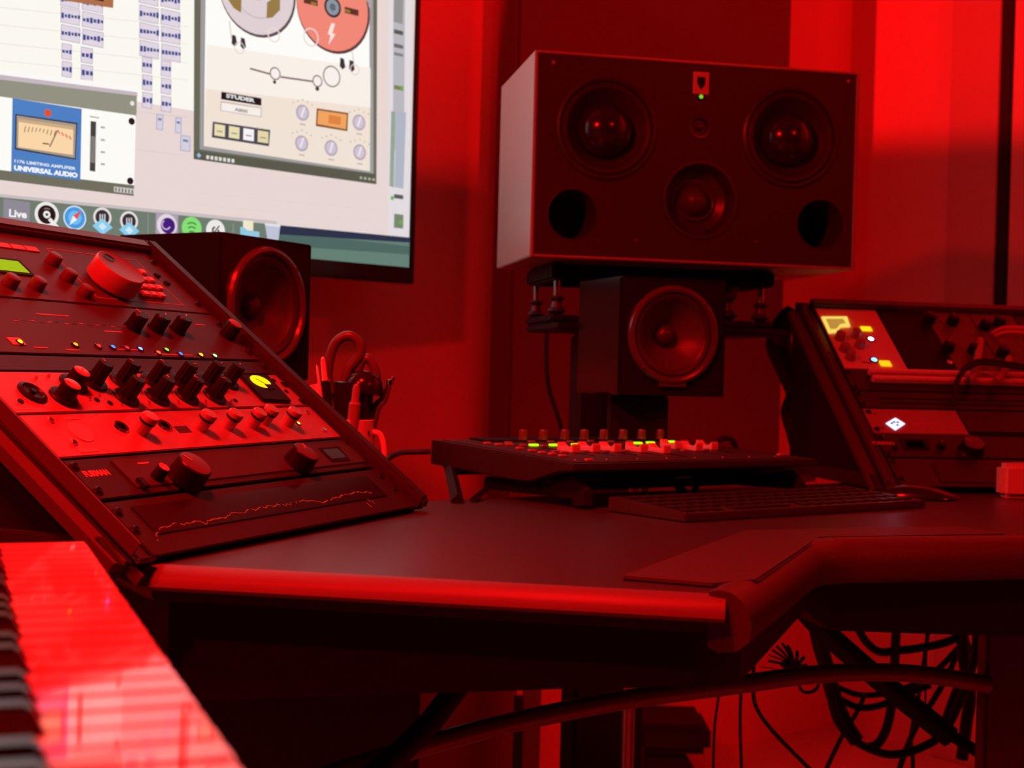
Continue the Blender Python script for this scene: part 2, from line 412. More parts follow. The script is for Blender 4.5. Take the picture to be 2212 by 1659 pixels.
for (x, y) in ((492, 92), (511, 98), (725, 141), (745, 146)):
    S.P((58, 50, 56), (x - 6, y - 13), (x + 2, y - 10), (x + 5, y + 8), (x - 1, y + 13), (x - 7, y + 6))
S.O((226, 212, 210), 502, 108, 13, 11); S.O((222, 206, 204), 750, 154, 12, 10)
S.line((176, 162, 162), 480, 50, 484, 88, 1.6); S.line((176, 162, 162), 744, 115, 748, 140, 1.6)
S.line((128, 112, 112), 524, 152, 568, 164, 4); S.line((128, 112, 112), 590, 170, 662, 180, 4)
S.O((70, 58, 62), 577, 181, 4); S.O((70, 58, 62), 669, 195, 5)
for (x, y, r) in ((700, 169, 23), (578, 163, 14), (669, 179, 13)): S.O((140, 122, 122), x, y, r); S.O((248, 240, 236), x, y, r - 3)
S.O((236, 216, 206), 655, 85, 20, 17); S.O((238, 220, 214), 575, 80, 16, 13)
S.P((30, 26, 32), (462, 202), (548, 216), (548, 232), (461, 218)); S.txt((230, 226, 226), 'STUDER', 472, 214, 8, 62, .8)
S.P((190, 176, 176), (460, 222), (549, 236), (548, 257), (459, 243)); S.P((246, 238, 232), (462, 225), (547, 238), (546, 255), (461, 242)); S.txt((120, 110, 110), 'A800', 490, 243, 7, 28, .3)
S.P((78, 72, 84), (443, 266), (567, 284), (564, 319), (441, 300))
for i, c in enumerate(((232, 222, 176), (232, 222, 176), (246, 242, 246), (228, 214, 168))):
    S.R(c, 458 + i * 31, 285 + i * 4.6, 23, 25); S.R((160, 150, 150), 458 + i * 31, 287 + i * 4.6, 12, 3)
for (x, y) in ((636, 247), (757, 268), (633, 313), (696, 323), (757, 332)):
    S.O((182, 166, 184), x, y, 17); S.O((208, 196, 210), x, y, 13); S.line((238, 228, 236), x - 3, y + 9, x + 4, y - 12, 5)
    for k in range(5): S.O((190, 180, 178), x - 20 + k * 10, y - 22 - (2 - abs(k - 2)) * 4 + k * 1.2, 2, seg=8)
    S.R((190, 178, 176), x, y + 25, 12, 3)
S.P((124, 70, 40), (664, 238), (732, 248), (730, 287), (662, 276)); S.P((240, 164, 96), (667, 242), (729, 251), (727, 283), (665, 272)); S.P((222, 132, 70), (690, 252), (716, 256), (715, 274), (689, 270))
# icons
S.P((142, 138, 150), (-10, 432), (47, 440), (46, 489), (-10, 480)); S.txt((246, 244, 244), 'Live', 2, 470, 16, 38, 1.0)
S.O((236, 234, 232), 83, 466, 27); S.O((42, 26, 28), 83, 466, 20); S.O((236, 234, 232), 83, 466, 8); S.O((42, 26, 28), 83, 466, 3); S.O((150, 130, 130), 83, 466, 14, 12, a0=60, a1=120)
S.line((236, 234, 232), 88, 475, 107, 495, 8)
S.O((210, 228, 240), 143, 473, 26); S.O((74, 152, 226), 143, 473, 23); S.O((110, 190, 240), 143, 473, 15)
S.P((238, 240, 242), (131, 489), (139, 468), (148, 477)); S.P((226, 88, 80), (157, 457), (139, 468), (148, 477))
for (x, y) in ((202, 472), (259, 480)):
    S.O((228, 224, 222), x, y, 21); S.O((56, 46, 52), x, y, 16)
    for dx in (-5, 0, 5): S.line((226, 222, 224), x + dx, y - 7, x + dx, y + 8, 2.4)
    S.P((140, 204, 236), (x - 22, y + 18), (x, y + 2), (x + 22, y + 22), (x, y + 38)); S.P((206, 232, 244), (x - 9, y + 19), (x, y + 11), (x + 9, y + 21), (x, y + 28))
S.line((150, 158, 150), 300, 464, 299, 512, 1.6); S.line((150, 158, 150), 483, 484, 482, 515, 1.6)
S.R((176, 160, 176), 340, 488, 48, 50); S.O((226, 214, 226), 340, 489, 24); S.O((70, 30, 120), 342, 490, 17); S.O((200, 180, 220), 338, 488, 11, 8, a0=120, a1=340)
S.O((132, 222, 118), 393, 495, 24)
for r, y in ((15, 492), (12, 498), (8, 504)): S.O((70, 130, 66), 393, y + 8, r + 3, r, a0=50, a1=130)
S.O((236, 234, 230), 444, 500, 23); S.O((60, 52, 52), 444, 500, 9, 5, a0=100, a1=380); S.line((60, 52, 52), 440, 506, 452, 490, 3)
S.R((240, 232, 206), 514, 490, 22, 22); S.P((146, 202, 226), (497, 492), (508, 495), (511, 499), (538, 503), (538, 530), (497, 524))
S.P((190, 196, 214), (550, 486), (583, 490), (579, 522), (555, 518)); S.P((226, 226, 232), (550, 484), (583, 488), (583, 493), (550, 489))
so = S.obj('screen', S.ml, tv)

# ================================================================== DESK
DZ = .75
A_ = V((-.296, 1.158)); B_ = V((.170, 1.074)); C_ = V((.312, 1.437)); D_ = V((.563, 1.515))
desk = thing('studio_desk', 'large black studio desk with a slanting red-lit front edge and two angled wings', 'desk', T((0, 1.4, 0)))
dq = lambda p: (p[0], p[1] - 1.4)
top = [(-.75, 1.60), (-.497, 1.358), (-.367, 1.268), A_, B_, C_, D_, (1.25, 1.73), (1.5, 2.35), (1.35, 2.9), (.75, 2.43), (.011, 1.862), (-.114, 1.766), (-.160, 1.735), (-.175, 2.02), (-.80, 1.80)]
mb = MB(); mb.prism([dq(p) for p in top], DZ - .03, DZ, bev=.0015); mb.obj('desk_top', M_desk, desk)
def sweep(path, prof, mb, zb):
    """sweep profile (out, dz) along open 2D path; out = to the right of travel"""
    P = [V(p) for p in path]; rings = []
    for i, p in enumerate(P):
        if i == 0: d = (P[1] - P[0]).normalized(); n = V((d.y, -d.x)); k = 1
        elif i == len(P) - 1: d = (P[-1] - P[-2]).normalized(); n = V((d.y, -d.x)); k = 1
        else:
            d1 = (P[i] - P[i - 1]).normalized(); d2 = (P[i + 1] - P[i]).normalized()
            n = (V((d1.y, -d1.x)) + V((d2.y, -d2.x))).normalized(); k = 1 / max(.3, n.dot(V((d1.y, -d1.x))))
        rings.append([mb.b.verts.new((p.x + n.x * k * a, p.y + n.y * k * a - 1.4, zb + b)) for a, b in prof])
    for r0, r1 in zip(rings, rings[1:]):
        N = len(prof)
        for j in range(N): mb.b.faces.new((r0[j], r0[(j + 1) % N], r1[(j + 1) % N], r1[j]))
    mb.b.faces.new(rings[0]); mb.b.faces.new(rings[-1][::-1])
def rounded(P, r, n=6):
    P = [V(p) for p in P]; out = [P[0]]
    for i in range(1, len(P) - 1):
        a = P[i] + (P[i - 1] - P[i]).normalized() * r; b = P[i] + (P[i + 1] - P[i]).normalized() * r
        for k in range(n + 1):
            t = k / n; out.append(a * (1 - t) ** 2 + P[i] * 2 * t * (1 - t) + b * t * t)
    out.append(P[-1]); return out
path = [V((-.75, 1.60)), V((-.497, 1.358)), V((-.367, 1.268)), A_] 
front = rounded([A_, B_, C_, D_, V((1.25, 1.73))], .03)
prof = [(-.004, .0003), (.002, 0), (.006, -.002), (.010, -.005), (.014, -.010), (.016, -.016), (.015, -.019), (-.004, -.021)]
mb = MB(); sweep(path + [B_], prof, mb, DZ); mb.obj('edge_moulding', M_edge, desk)
prof2 = [(-.012, .0025), (-.004, .0045), (.006, .003), (.013, -.002), (.019, -.010), (.022, -.022), (.020, -.034), (.010, -.042), (-.004, -.044), (-.012, -.040)]
mb = MB(); sweep(rounded([B_ - (C_ - B_).normalized() * .006, C_, D_, V((1.25, 1.73))], .05, 8), prof2, mb, DZ)
mb.obj('padded_edge', M_leather, desk)
# leather arm pad laid along the inner edge of the wing
pad = [(.093, 1.137), (.165, 1.107), (.205, 1.135), (.327, 1.452), (.55, 1.53), (.52, 1.60), (.255, 1.50)]
mb = MB(); mb.prism([dq(p) for p in pad], DZ, DZ + .004, bev=.0018); mb.obj('arm_pad', M_leather, desk)
# deep box under the top
und = [((-.285, 1.172), .632), ((.150, 1.092), .676), ((.19, 1.12), .672), ((.308, 1.43), .680), ((.345, 1.475), .652), ((.56, 1.532), .640), ((1.2, 1.75), .64), ((1.3, 2.3), .68), ((.6, 2.1), .68), ((.2, 1.83), .68), ((-.1, 1.65), .68), ((-.6, 1.7), .66), ((-.6, 1.5), .64), ((-.38, 1.30), .632)]
mb = MB(); mb.prism([dq(p) for p, z in und], .5, DZ - .024)
for v in mb.b.verts:
    if v.co.z < .55:
        for p, z in und:
            if abs(v.co.x - p[0]) < 1e-4 and abs(v.co.y + 1.4 - p[1]) < 1e-4: v.co.z = z
bmesh.ops.triangulate(mb.b, faces=[f for f in mb.b.faces if len(f.verts) > 4])
mb.obj('under_box', M_skirt, desk)
mb = MB(); mb.prism([dq(p) for p in [(-.30, 1.33), (.20, 1.42), (.23, 1.45), (.1, 1.6), (-.3, 1.5)]], .600, .628, bev=.004); mb.obj('lower_rail', M_dark, desk)
# legs
lp = at_d(2128, 1500, 1.75)
mb = MB(); mb.box((lp.x, 1.75 - 1.4, 0), (lp.x + .6, 1.785 - 1.4, .64), .004)
mb.obj('leg_panel', M_desk, desk, label='right-hand leg panel')
q = at_d(960, 1522, 1.72)
mb = MB(); mb.box((-.72, 1.70 - 1.4, 0), (q.x - .03, 1.735 - 1.4, .66), .004); mb.obj('leg_panel', M_dark, desk, label='left-hand leg panel')
mb = MB(); pts = [at_d(1010, 1455, 1.53), at_d(965, 1515, 1.50), at_d(925, 1565, 1.48), at_d(860, 1630, 1.45), at_d(760, 1720, 1.42), at_d(600, 1860, 1.38)]
mb.tube([p - V((0, 1.4, 0)) for p in pts], .013, 14, 5); mb.obj('leg_strut', M_vdark, desk)
mb = MB(); pts = [at_d(*p) for p in ((560, 1725, 1.40), (720, 1672, 1.43), (890, 1618, 1.47), (1100, 1562, 1.52), (1350, 1512, 1.58), (1600, 1478, 1.64), (1760, 1457, 1.68), (1900, 1452, 1.71), (2010, 1459, 1.73), (2135, 1478, 1.745))]
mb.tube([p - V((0, 1.4, 0)) for p in pts], .0112, 16, 6); mb.obj('foot_tube', mat('tube_paint', (.12, .11, .11), .28, 0, .6, .05, 40), desk)

# ================================================================== SLANTED RACKS
def slanted_rack(a, Xd, ang, L, W, lip, name_label, far=False):
    Hd = V((-Xd.y, Xd.x, 0)); al = radians(ang)
    Y = Hd * cos(al) + V((0, 0, sin(al))); N = Xd.cross(Y)
    F = frame(a, Xd, Y, N); r = thing('equipment_rack', name_label, 'rack', F)
    def hz(h, z): return (h * cos(al) + z * sin(al), -h * sin(al) + z * cos(al))    # (horizontal, up) -> (y, z) of the face frame
    D = L * cos(al); H = L * sin(al)
    for (x0, x1) in ((-.024, 0), (W, W + .02)):
        lp_ = lip if x0 > 0 else .001
        prof = [hz(0, .0), hz(D + .0, 0), hz(D + .01, H + .004), (L + .004, lp_), (.004, lp_), hz(-.004, .006)]
        mb = MB(); mb.prism(prof, x0, x1, 'x', bev=.0045); mb.obj('side_panel', M_rackside, r)
    if not far:
        mb = MB(); mb.box((-.040, -.008, -.034), (-.0008, L + .006, lip), .0185, seg=10); mb.obj('padded_edge', mat('edge_pad', (.085, .075, .075), .5, 0, .4, .08, 200), r)
        mb = MB(); mb.prism([hz(.03, .001), hz(D, .001), hz(D + .004, H - .01), hz(D * .98, H - .02)], -.030, -.020, 'x', bev=.002); mb.obj('outer_skin', M_vdark, r)
        mb = MB(); mb.prism([hz(.006, .0), hz(D, 0), hz(D, .022), hz(.028, .022)], -.036, -.028, 'x', bev=.0015); mb.obj('plinth', M_rackside, r)
    mb = MB(); mb.box((0, L - .012, -.022), (W, L + .006, .012), .003); mb.obj('top_board', mat('board_vinyl', (.09, .08, .08), .4, 0, .5, .08, 150), r)
    mb = MB(); mb.prism([hz(D - .012, .002), hz(D - .002, .002), hz(D - .002, H - .006), hz(D - .012, H - .014)], 0, W, 'x'); mb.obj('back_board', M_vdark, r)
    mb = MB(); mb.prism([hz(.02, .001), hz(D - .012, .001), hz(D - .012, .006), hz(.02, .006)], 0, W, 'x'); mb.obj('base_board', M_vdark, r)
    for x0 in (0.0005, W - .0125):
        mb = MB(); mb.box((x0, .004, -.012), (x0 + .012, L - .014, -.001), .0005); mb.obj('rack_rail', M_vdark, r)
    return r, F
XL = V((.363, .932, 0)).normalized(); aL_ = at_z(335, 1222, DZ)
RL_, FL = slanted_rack(aL_ + V((0, 0, .003)), XL, 37.75, .505, .515, .014, 'black slanted equipment rack on the left wing of the desk')
XR = V((.985, .17, 0)).normalized(); aR_ = at_z(1885, 1064, DZ)
RR_, FR = slanted_rack(aR_ + V((0, 0, .003)) + XR * .046, XR, 37.6, .488, .490, .012, 'black slanted equipment rack on the right wing of the desk')
def mkon(F):
    o = V(F.col[3][:3]); n = V(F.col[2][:3]); I = F.inverted()
    return lambda x, y, h=0: (I @ at_pl(x, y, o + n * h, n))
LR = mkon(FL); RR = mkon(FR)
class Unit:
    def __init__(s, F, name, label, cat, x0, y0, x1, y1, m, th=.003, depth=.10, chassis=True, z0=0, group=None):
        s.o = V((x0, y0, z0)); s.e = thing(name, label, cat, F @ T(s.o), group); s.w = x1 - x0; s.h = y1 - y0
        mb = MB(); mb.box((0, 0, 0), (s.w, s.h, th), .0008); mb.obj('faceplate', m, s.e); s.th = th
        if chassis:
            mb = MB(); mb.prism([(.004, -.001), (s.h - .004, -.001), (s.h - .004, -depth), (.004, -depth * .6 if y0 > .1 else -.01)], .015, s.w - .015, 'x'); mb.obj('chassis', M_vdark, s.e)
    def at(s, x, y, z=None): return V((x - s.o.x, y - s.o.y, s.th if z is None else z))
    def add(s, name, mb, m, x=None, y=None, z=None, label=None, rot=0):
        M = T(s.at(x, y, z)) @ Matrix.Rotation(rot, 4, 'Z') if x is not None else T(V((-s.o.x, -s.o.y, s.th)))
        return mb.obj(name, m, s.e, M=M, label=label)
    def put(s, name, me, x, y, z=None, rot=0, mats=None, label=None, parent=None):
        o = link(name, me, mats, s.e, label=label); o.matrix_local = T(s.at(x, y, z)) @ Matrix.Rotation(rot, 4, 'Z'); return o
def mesh_of(mb, mats, ang=32):
    bmesh.ops.recalc_face_normals(mb.b, faces=mb.b.faces); me = bpy.data.meshes.new('m')
    for f in mb.b.faces: f.smooth = True
    mb.b.to_mesh(me); mb.b.free(); me.set_sharp_from_angle(angle=radians(ang))
    for m in (mats if isinstance(mats, (list, tuple)) else [mats]): me.materials.append(m)
    return me
def knob_mesh(r, h, m_body, m_cap=None, skirt=0, flute=0, pointer=True):
    mb = MB()
    if skirt: mb.lathe([(0, 0), (skirt, 0), (skirt, .0015), (skirt * .93, .003), (r, .0035)], 32)
    mb.lathe([(r * 1.02, .0005), (r, .002), (r * .93, h - .0012), (r * .86, h)], 36, flute=flute, nfl=12)
    mb.mi = 1; mb.lathe([(r * .86, h), (r * .80, h + .0003), (0, h + .0003)], 36)
    if pointer: mb.mi = 2; mb.box((-.0006, r * .25, h), (.0006, r * .8, h + .0008))
    return mesh_of(mb, [m_body, m_cap or m_body, M_print])
def led_mesh(rgb, s, r=.0022):
    r *= 1.35; s *= 2.2
    mb = MB(); mb.mi = 1; mb.lathe([(r * 1.7, 0), (r * 1.7, .001), (r * 1.1, .0016), (r * 1.05, 0)], 16)
    mb.mi = 0; mb.lathe([(r, 0), (r, .0012), (r * .7, .0022), (0, .0028)], 16); return mesh_of(mb, [glow('led_%d_%d_%d_%d' % (*rgb, int(s * 10)), rgb, s), M_blkgloss], 60)
def screw_mesh(r=.0035):
    mb = MB(); mb.lathe([(0, 0), (r * 1.5, 0), (r * 1.5, .0008), (r, .001), (r * .95, .0028), (r * .6, .0034), (r * .55, .002), (0, .002)], 14); return mesh_of(mb, M_blkgloss, 50)
SCREW = screw_mesh()
def screws(u, F, xs, ys):
    for x in xs:
        for y in ys: u.put('screw', SCREW, x, y)

# ---- left rack, bottom to top -------------------------------------------------
x0, x1 = .001, .507
u = Unit(FL, 'spectrum_display', 'black panel with a jagged red trace, lowest in the left rack', 'rack display', x0, .004, x1, .0715, M_blkplate)
mb = MB(); mb.box((.028, .026, 0), (.468, .062, .0012), .0006); u.add('glass', mb, M_blkgloss)
pts = []
for (x, y) in ((340, 1168), (338, 1158), (342, 1150), (348, 1143), (372, 1130), (380, 1127), (396, 1131), (415, 1128), (432, 1126), (447, 1131), (452, 1122), (478, 1120), (500, 1110), (540, 1103), (568, 1096), (600, 1091), (622, 1090), (650, 1082), (676, 1080), (698, 1086), (712, 1078), (730, 1073), (750, 1068), (775, 1063), (795, 1062), (812, 1070)):
    p = LR(x, y, .0045); pts.append((p.x, p.y))
mb = MB(); P2 = []
for (a, b), (c, d) in zip(pts, pts[1:]):
    n = max(2, int(math.hypot(c - a, d - b) / .004))
    for k in range(n):
        t = k / n; P2.append(V((a + (c - a) * t + random.uniform(-.0006, .0006), b + (d - b) * t + random.uniform(-.0017, .0017), .0015)))
for i in range(len(P2) - 1):
    if random.random() < .85: 
        a, b = P2[i], P2[i + 1]; w = random.uniform(.0003, .0008); d = (b - a).normalized(); nn = V((-d.y, d.x, 0)) * w
        mb.poly([a + nn, b + nn, b - nn, a - nn])
for (x, y) in ((797, 1080), (806, 1084), (795, 1088), (800, 1092)):
    p = LR(x, y, .0045); mb.box((p.x - .001, p.y - .003, .0013), (p.x - .0004, p.y + .002, .0016))
u.add('trace', mb, glow('trace_red', (200, 30, 18), .9), label='jagged red spectrum line')
screws(u, FL, (.007,), (.035, .058)); screws(u, FL, (.501,), (.035, .058))

u = Unit(FL, 'power_conditioner', 'black power conditioner with two large knobs under the red compressor in the left rack', 'power conditioner', x0, .0755, x1, .1265, M_blkplate)
mb = MB(); mb.box((.06, .083, 0), (.50, .121, .0015), .0007); u.add('inset_panel', mb, M_greyplate)
p = LR(176, 1030); mb = MB(); mb.text('FURMAN', .0105, T((p.x + .0005, p.y - .004, 0)), .0003, .0003, .033); u.add('lettering', mb, M_print)
K_big = knob_mesh(.0185, .021, M_dark, mat('cap_satin', (.11, .1, .1), .45, .1), skirt=0)
p = LR(395, 1048); u.put('knob', K_big, p.x, p.y + .002, .0045, rot=.6)
p = LR(637, 1010); u.put('knob', knob_mesh(.0165, .019, M_dark, MATS['cap_satin']), p.x, p.y, .0045, rot=-.5)
p = LR(333, 1040); u.put('knob', knob_mesh(.0065, .013, M_dark, M_capred), p.x, p.y, .0045, label='small pull-out light knob')
p = LR(700, 992); mb = MB(); mb.prism([(-.022, -.012), (.022, -.014), (.028, .012), (-.020, .012)], 0, .0022, bev=.0006); mb.mi = 1; mb.box((-.016, -.008, .0022), (.019, .008, .0026)); u.add('meter_window', mb, [M_vdark, M_blkgloss], p.x + .02, p.y + .002, .003)
p = LR(300, 1055); mb = MB(); mb.box((-.004, -.006, 0), (.004, .006, .004), .0006); u.add('rocker_switch', mb, M_vdark, p.x, p.y, .0045)
p = LR(305, 1010); mb = MB(); mb.box((-.008, -.001, 0), (.008, .001, .0003)); u.add('printed_mark', mb, M_print, p.x, p.y + .001, .0045)
screws(u, FL, (.0075,), (.085, .117)); screws(u, FL, (.5005,), (.085, .117))

u = Unit(FL, 'compressor', 'bright faced compressor with a row of chrome knobs in the middle of the left rack', 'compressor', x0, .130, x1, .187, M_silver)
mb = MB(); mb.lathe([(0, 0), (.0135, 0), (.0135, .0006), (0, .0006)], 32, M=Matrix.Diagonal((1, 1, 1, 1))); u.add('badge', mb, mat('badge_white', (.62, .58, .58), .5), .059, .161)
for (x, y, w, h) in ((.064, .1805, .02, .0045), (.045, .1365, .025, .0045)):
    mb = MB(); mb.box((-w / 2, -h / 2, 0), (w / 2, h / 2, .0004)); u.add('printed_strip', mb, MATS['badge_white'], x, y)
mbk = MB(); r = .0084
mbk.lathe([(0, 0), (r * .86, 0), (r * .9, .0105), (r * .9, .0125)], 28)
mbk.mi = 1; mbk.lathe([(r * .9, .0120), (r * 1.0, .0125), (r * 1.0, .0140), (r * .9, .0145)], 28)
mbk.mi = 0; mbk.lathe([(r * .9, .0145), (r * 1.04, .0150), (r * 1.04, .0185), (r * .9, .0205), (0, .0208)], 28)
K_chr = mesh_of(mbk, [mat('knob_nickel', (.48, .44, .44), .35, .4), M_vdark], 40)
for (x, y) in ((.143, .1575), (.243, .158), (.293, .158), (.341, .158), (.372, .163), (.416, .158)):
    u.put('knob', K_chr, x, y)
for (x, y, r) in ((.121, .165, .006), (.189, .164, .006)):
    mb = MB(); mb.lathe([(0, .0006), (r * .9, .0006), (r, .002), (r * 1.3, .002), (r * 1.4, 0)], 20); mb.mi = 1; mb.lathe([(0, .001), (r * .9, .001)], 20); u.add('jack_socket', mb, [M_chrome, M_hole], x, y)
mb = MB(); mb.box((-.011, -.005, 0), (.011, .005, .0003)); u.add('printed_mark', mb, M_greyplate, .213, .1575)
for (x, y) in ((.034, .178), (.036, .147), (.487, .176), (.482, .143)):
    mb = MB(); mb.cyl(.0032, 0, .0022, 14, bev=.0006); u.add('rivet', mb, M_chrome, x, y)
u.put('led', led_mesh((180, 230, 60), 1.6, .0016), .440, .1565)
for x in (.03, .075, .12, .17): 
    pass

u = Unit(FL, 'channel_strip', 'bright preamp with tall black knobs and a glowing yellow meter in the left rack', 'preamp', x0, .1895, x1, .2475, mat('red_faceplate', (.33, .3, .3), .45, .05, .5, .03, 80))
KT = knob_mesh(.0078, .025, M_dark, M_dark, skirt=.0145, flute=.0005)
for (x, y) in ((.146, .231), (.172, .207), (.223, .207), (.275, .207), (.327, .207), (.192, .233), (.244, .233), (.292, .233), (.346, .2345), (.383, .232)):
    u.put('knob', KT, x, y, rot=random.uniform(-2, 2))
KC = knob_mesh(.0098, .017, M_dark, M_capred, skirt=.015)
for (x, y) in ((.081, .209), (.113, .228)): u.put('knob', KC, x, y, rot=random.uniform(-2, 2), label='silver-capped black knob')
p = LR(62, 852); mb = MB(); mb.lathe([(0, 0), (.0145, 0), (.0145, .002), (.011, .0035), (.0095, .002), (.003, .0015), (.0028, .004), (0, .004)], 32); u.add('dial', mb, M_dark, p.x, p.y - .002, label='large flat black dial')
mb = MB(); mb.prism([(.412, .197), (.470, .193), (.478, .242), (.418, .243)], .0, .0045, bev=.001); u.add('meter_bezel', mb, M_vdark)
mb = MB(); cs = V((.438, .2345, .0078))
mb.lathe([(0, 0), (.0185, 0), (.0185, .0004), (0, .0004)], 28, M=T((.4445, .2285, .0046)) @ Matrix.Diagonal((1, .62, 1, 1))); u.add('meter_face', mb, glow('meter_yellow', (255, 205, 10), 1.5), label='glowing yellow meter face')
mb = MB(); mb.box((-.007, -.004, 0), (.007, .004, .0005), M=T((.452, .2185, .0051))); mb.box((-.0004, -.010, 0), (.0004, .006, .0004), M=T((.443, .229, .0051)) @ Matrix.Rotation(.7, 4, 'Z')); u.add('meter_needle', mb, M_vdark)
for (x, y) in ((.02, .24), (.02, .205), (.008, .24), (.125, .205), (.36, .2), (.49, .215), (.488, .236), (.14, .2)):
    mb = MB(); mb.cyl(.003, 0, .0012, 12); u.add('socket', mb, M_vdark, x, y)
for i in range(26):
    pass
for (x, y) in ((.07, .238), (.09, .241), (.115, .206), (.135, .212), (.155, .198), (.20, .199), (.25, .199), (.30, .199), (.35, .199)):
    mb = MB(); mb.cyl(.0014, 0, .002, 10); u.add('pin_switch', mb, M_chrome, x, y)
screws(u, FL, (.502,), (.196, .228))

# vent panel
u = Unit(FL, 'vent_panel', 'plain black blanking panel above the knobbed preamp in the left rack', 'blank panel', x0, .250, x1, .2735, M_blkplate, chassis=False, th=.0025)
screws(u, FL, (.0075, .5005), (.262,))

u = Unit(FL, 'audio_interface', 'dark grey interface with a row of coloured status lights in the left rack', 'audio interface', x0, .276, x1, .3655, M_greyplate)
leds = (((42, 740), (255, 190, 10), 3), ((162, 746), (235, 130, 20), 1.5), ((212, 749), (235, 30, 30), 1.5), ((243, 751), (50, 100, 245), 1.5), ((273, 753), (215, 25, 35), 1.2), ((302, 755), (60, 90, 255), 4), ((341, 763), (255, 50, 30), 3), ((359, 757), (90, 200, 50), 1.5), ((389, 766), (50, 90, 240), 1.5), ((433, 768), (255, 180, 20), 2), ((463, 770), (110, 235, 110), 2.5))
for (xy, c, s) in leds:
    p = LR(*xy, .003); u.put('led', led_mesh(c, s, .0020), p.x, p.y)
mbk = MB(); mbk.lathe([(.0095, 0), (.009, .018), (.0078, .0195), (0, .0195)], 32); mbk.lathe([(.0105, 0), (.0105, .003), (.0095, .003)], 32); mbk.mi = 1; mbk.box((-.0006, .002, .0193), (.0006, .009, .0203))
K3 = mesh_of(mbk, [M_dark, M_print])
for (x, y) in ((.308, .327), (.350, .327), (.391, .327)): u.put('knob', K3, x, y, rot=random.uniform(-1, 1))
u.put('knob', knob_mesh(.0105, .02, M_dark, mat('cap_brown', (.28, .12, .1), .5)), .489, .322, label='knob at the far end')
for (x0_, y_, w_) in ((.25, .318, .03), (.165, .341, .05), (.445, .342, .02), (.155, .283, .02), (.11, .285, .02), (.30, .281, .07), (.24, .287, .04)):
    mb = MB(); mb.box((0, -.0007, 0), (w_, .0007, .0003)); u.add('printed_mark', mb, M_print, x0_, y_)
for i in range(16):
    mb = MB(); mb.box((0, -.0004, 0), (.006, .0004, .0003)); u.add('printed_mark', mb, M_greyplate if i % 2 else M_print, .12 + i * .0125, .327 + (i % 3) * .001)
mb = MB(); mb.box((.085, .288, 0), (.103, .299, .0005)); u.add('printed_label', mb, MATS['badge_white'])
screws(u, FL, (.4995,), (.29, .345))

u = Unit(FL, 'effects_processor', 'grey effects processor with a very large dial at the top of the left rack', 'effects processor', x0, .3675, x1, .4905, mat('mauve_faceplate', (.075, .062, .068), .5, .15, .4, .06, 150))
mb = MB(); r = .031
mb.lathe([(r * 1.0, .004), (r, .006), (r * .985, .024), (r * .95, .0262), (r * .93, .0265)], 64); mb.lathe([(0, 0), (r * .8, 0), (r * .8, .004), (r * 1.0, .004)], 48)
mb.mi = 1; mb.lathe([(r * .93, .0265), (r * .91, .0262), (0, .0262)], 64)
mb.mi = 2; mb.lathe([(.0, .0264), (.006, .0266), (.007, .027), (.0062, .0268)], 24, M=T((-.006, .016, 0)))
p = LR(243, 632); u.add('dial', mb, [mat('dial_paint', (.38, .24, .24), .38, .1), mat('dial_top', (.16, .14, .15), .5), M_dark], .3495, .4085, label='very large round data dial')
pd = [LR(0, 572), LR(27, 572), LR(46, 594), LR(0, 594)]
mb = MB(); mb.box((.06, .409, 0), (.226, .438, .0014), .0005); u.add('display_frame', mb, M_vdark)
mb = MB(); mb.box((.066, .4135, .0014), (.220, .4335, .0018)); u.add('display', mb, glow('lcd_green', (165, 190, 10), 1.0), label='yellow green backlit display')
KS = knob_mesh(.0085, .011, mat('button_grey', (.10, .075, .075), .45), None, pointer=False)
for (x, y) in ((.282, .441), (.279, .4115), (.168, .389), (.208, .389), (.280, .383), (.128, .389), (.09, .389)): u.put('button', KS, x, y)
mbk = MB(); mbk.box((-.0062, -.0048, 0), (.0062, .0048, .005), .0012); KEYM = mesh_of(mbk, mat('pad_pale', (.52, .38, .38), .5))
for r_ in range(4):
    for c_ in range(4 if r_ else 3): u.put('key', KEYM, .397 + c_ * .0152 + (.003 if r_ == 0 else 0), .394 + r_ * .0155)
for i in range(9): 
    mb = MB(); mb.box((-.010, -.0045, 0), (.010, .0045, .0012), .0004); u.add('key', mb, MATS['pad_pale'], .09 + i * .0225, .464)
mb = MB()
for (a, b, c, d) in ((.30, .380, .465, .3812), (.30, .470, .465, .4712), (.30, .380, .3012, .4712), (.4638, .380, .465, .4712)): mb.box((a, b, 0), (c, d, .0003))
u.add('printed_outline', mb, mat('print_dim', (.35, .2, .2), .6))
for (x, y) in ((.474, .44), (.478, .425)):
    mb = MB(); mb.box((-.004, -.003, 0), (.004, .003, .003), .0005); u.add('button', mb, M_vdark, x, y)
screws(u, FL, (.4995,), (.385, .47))

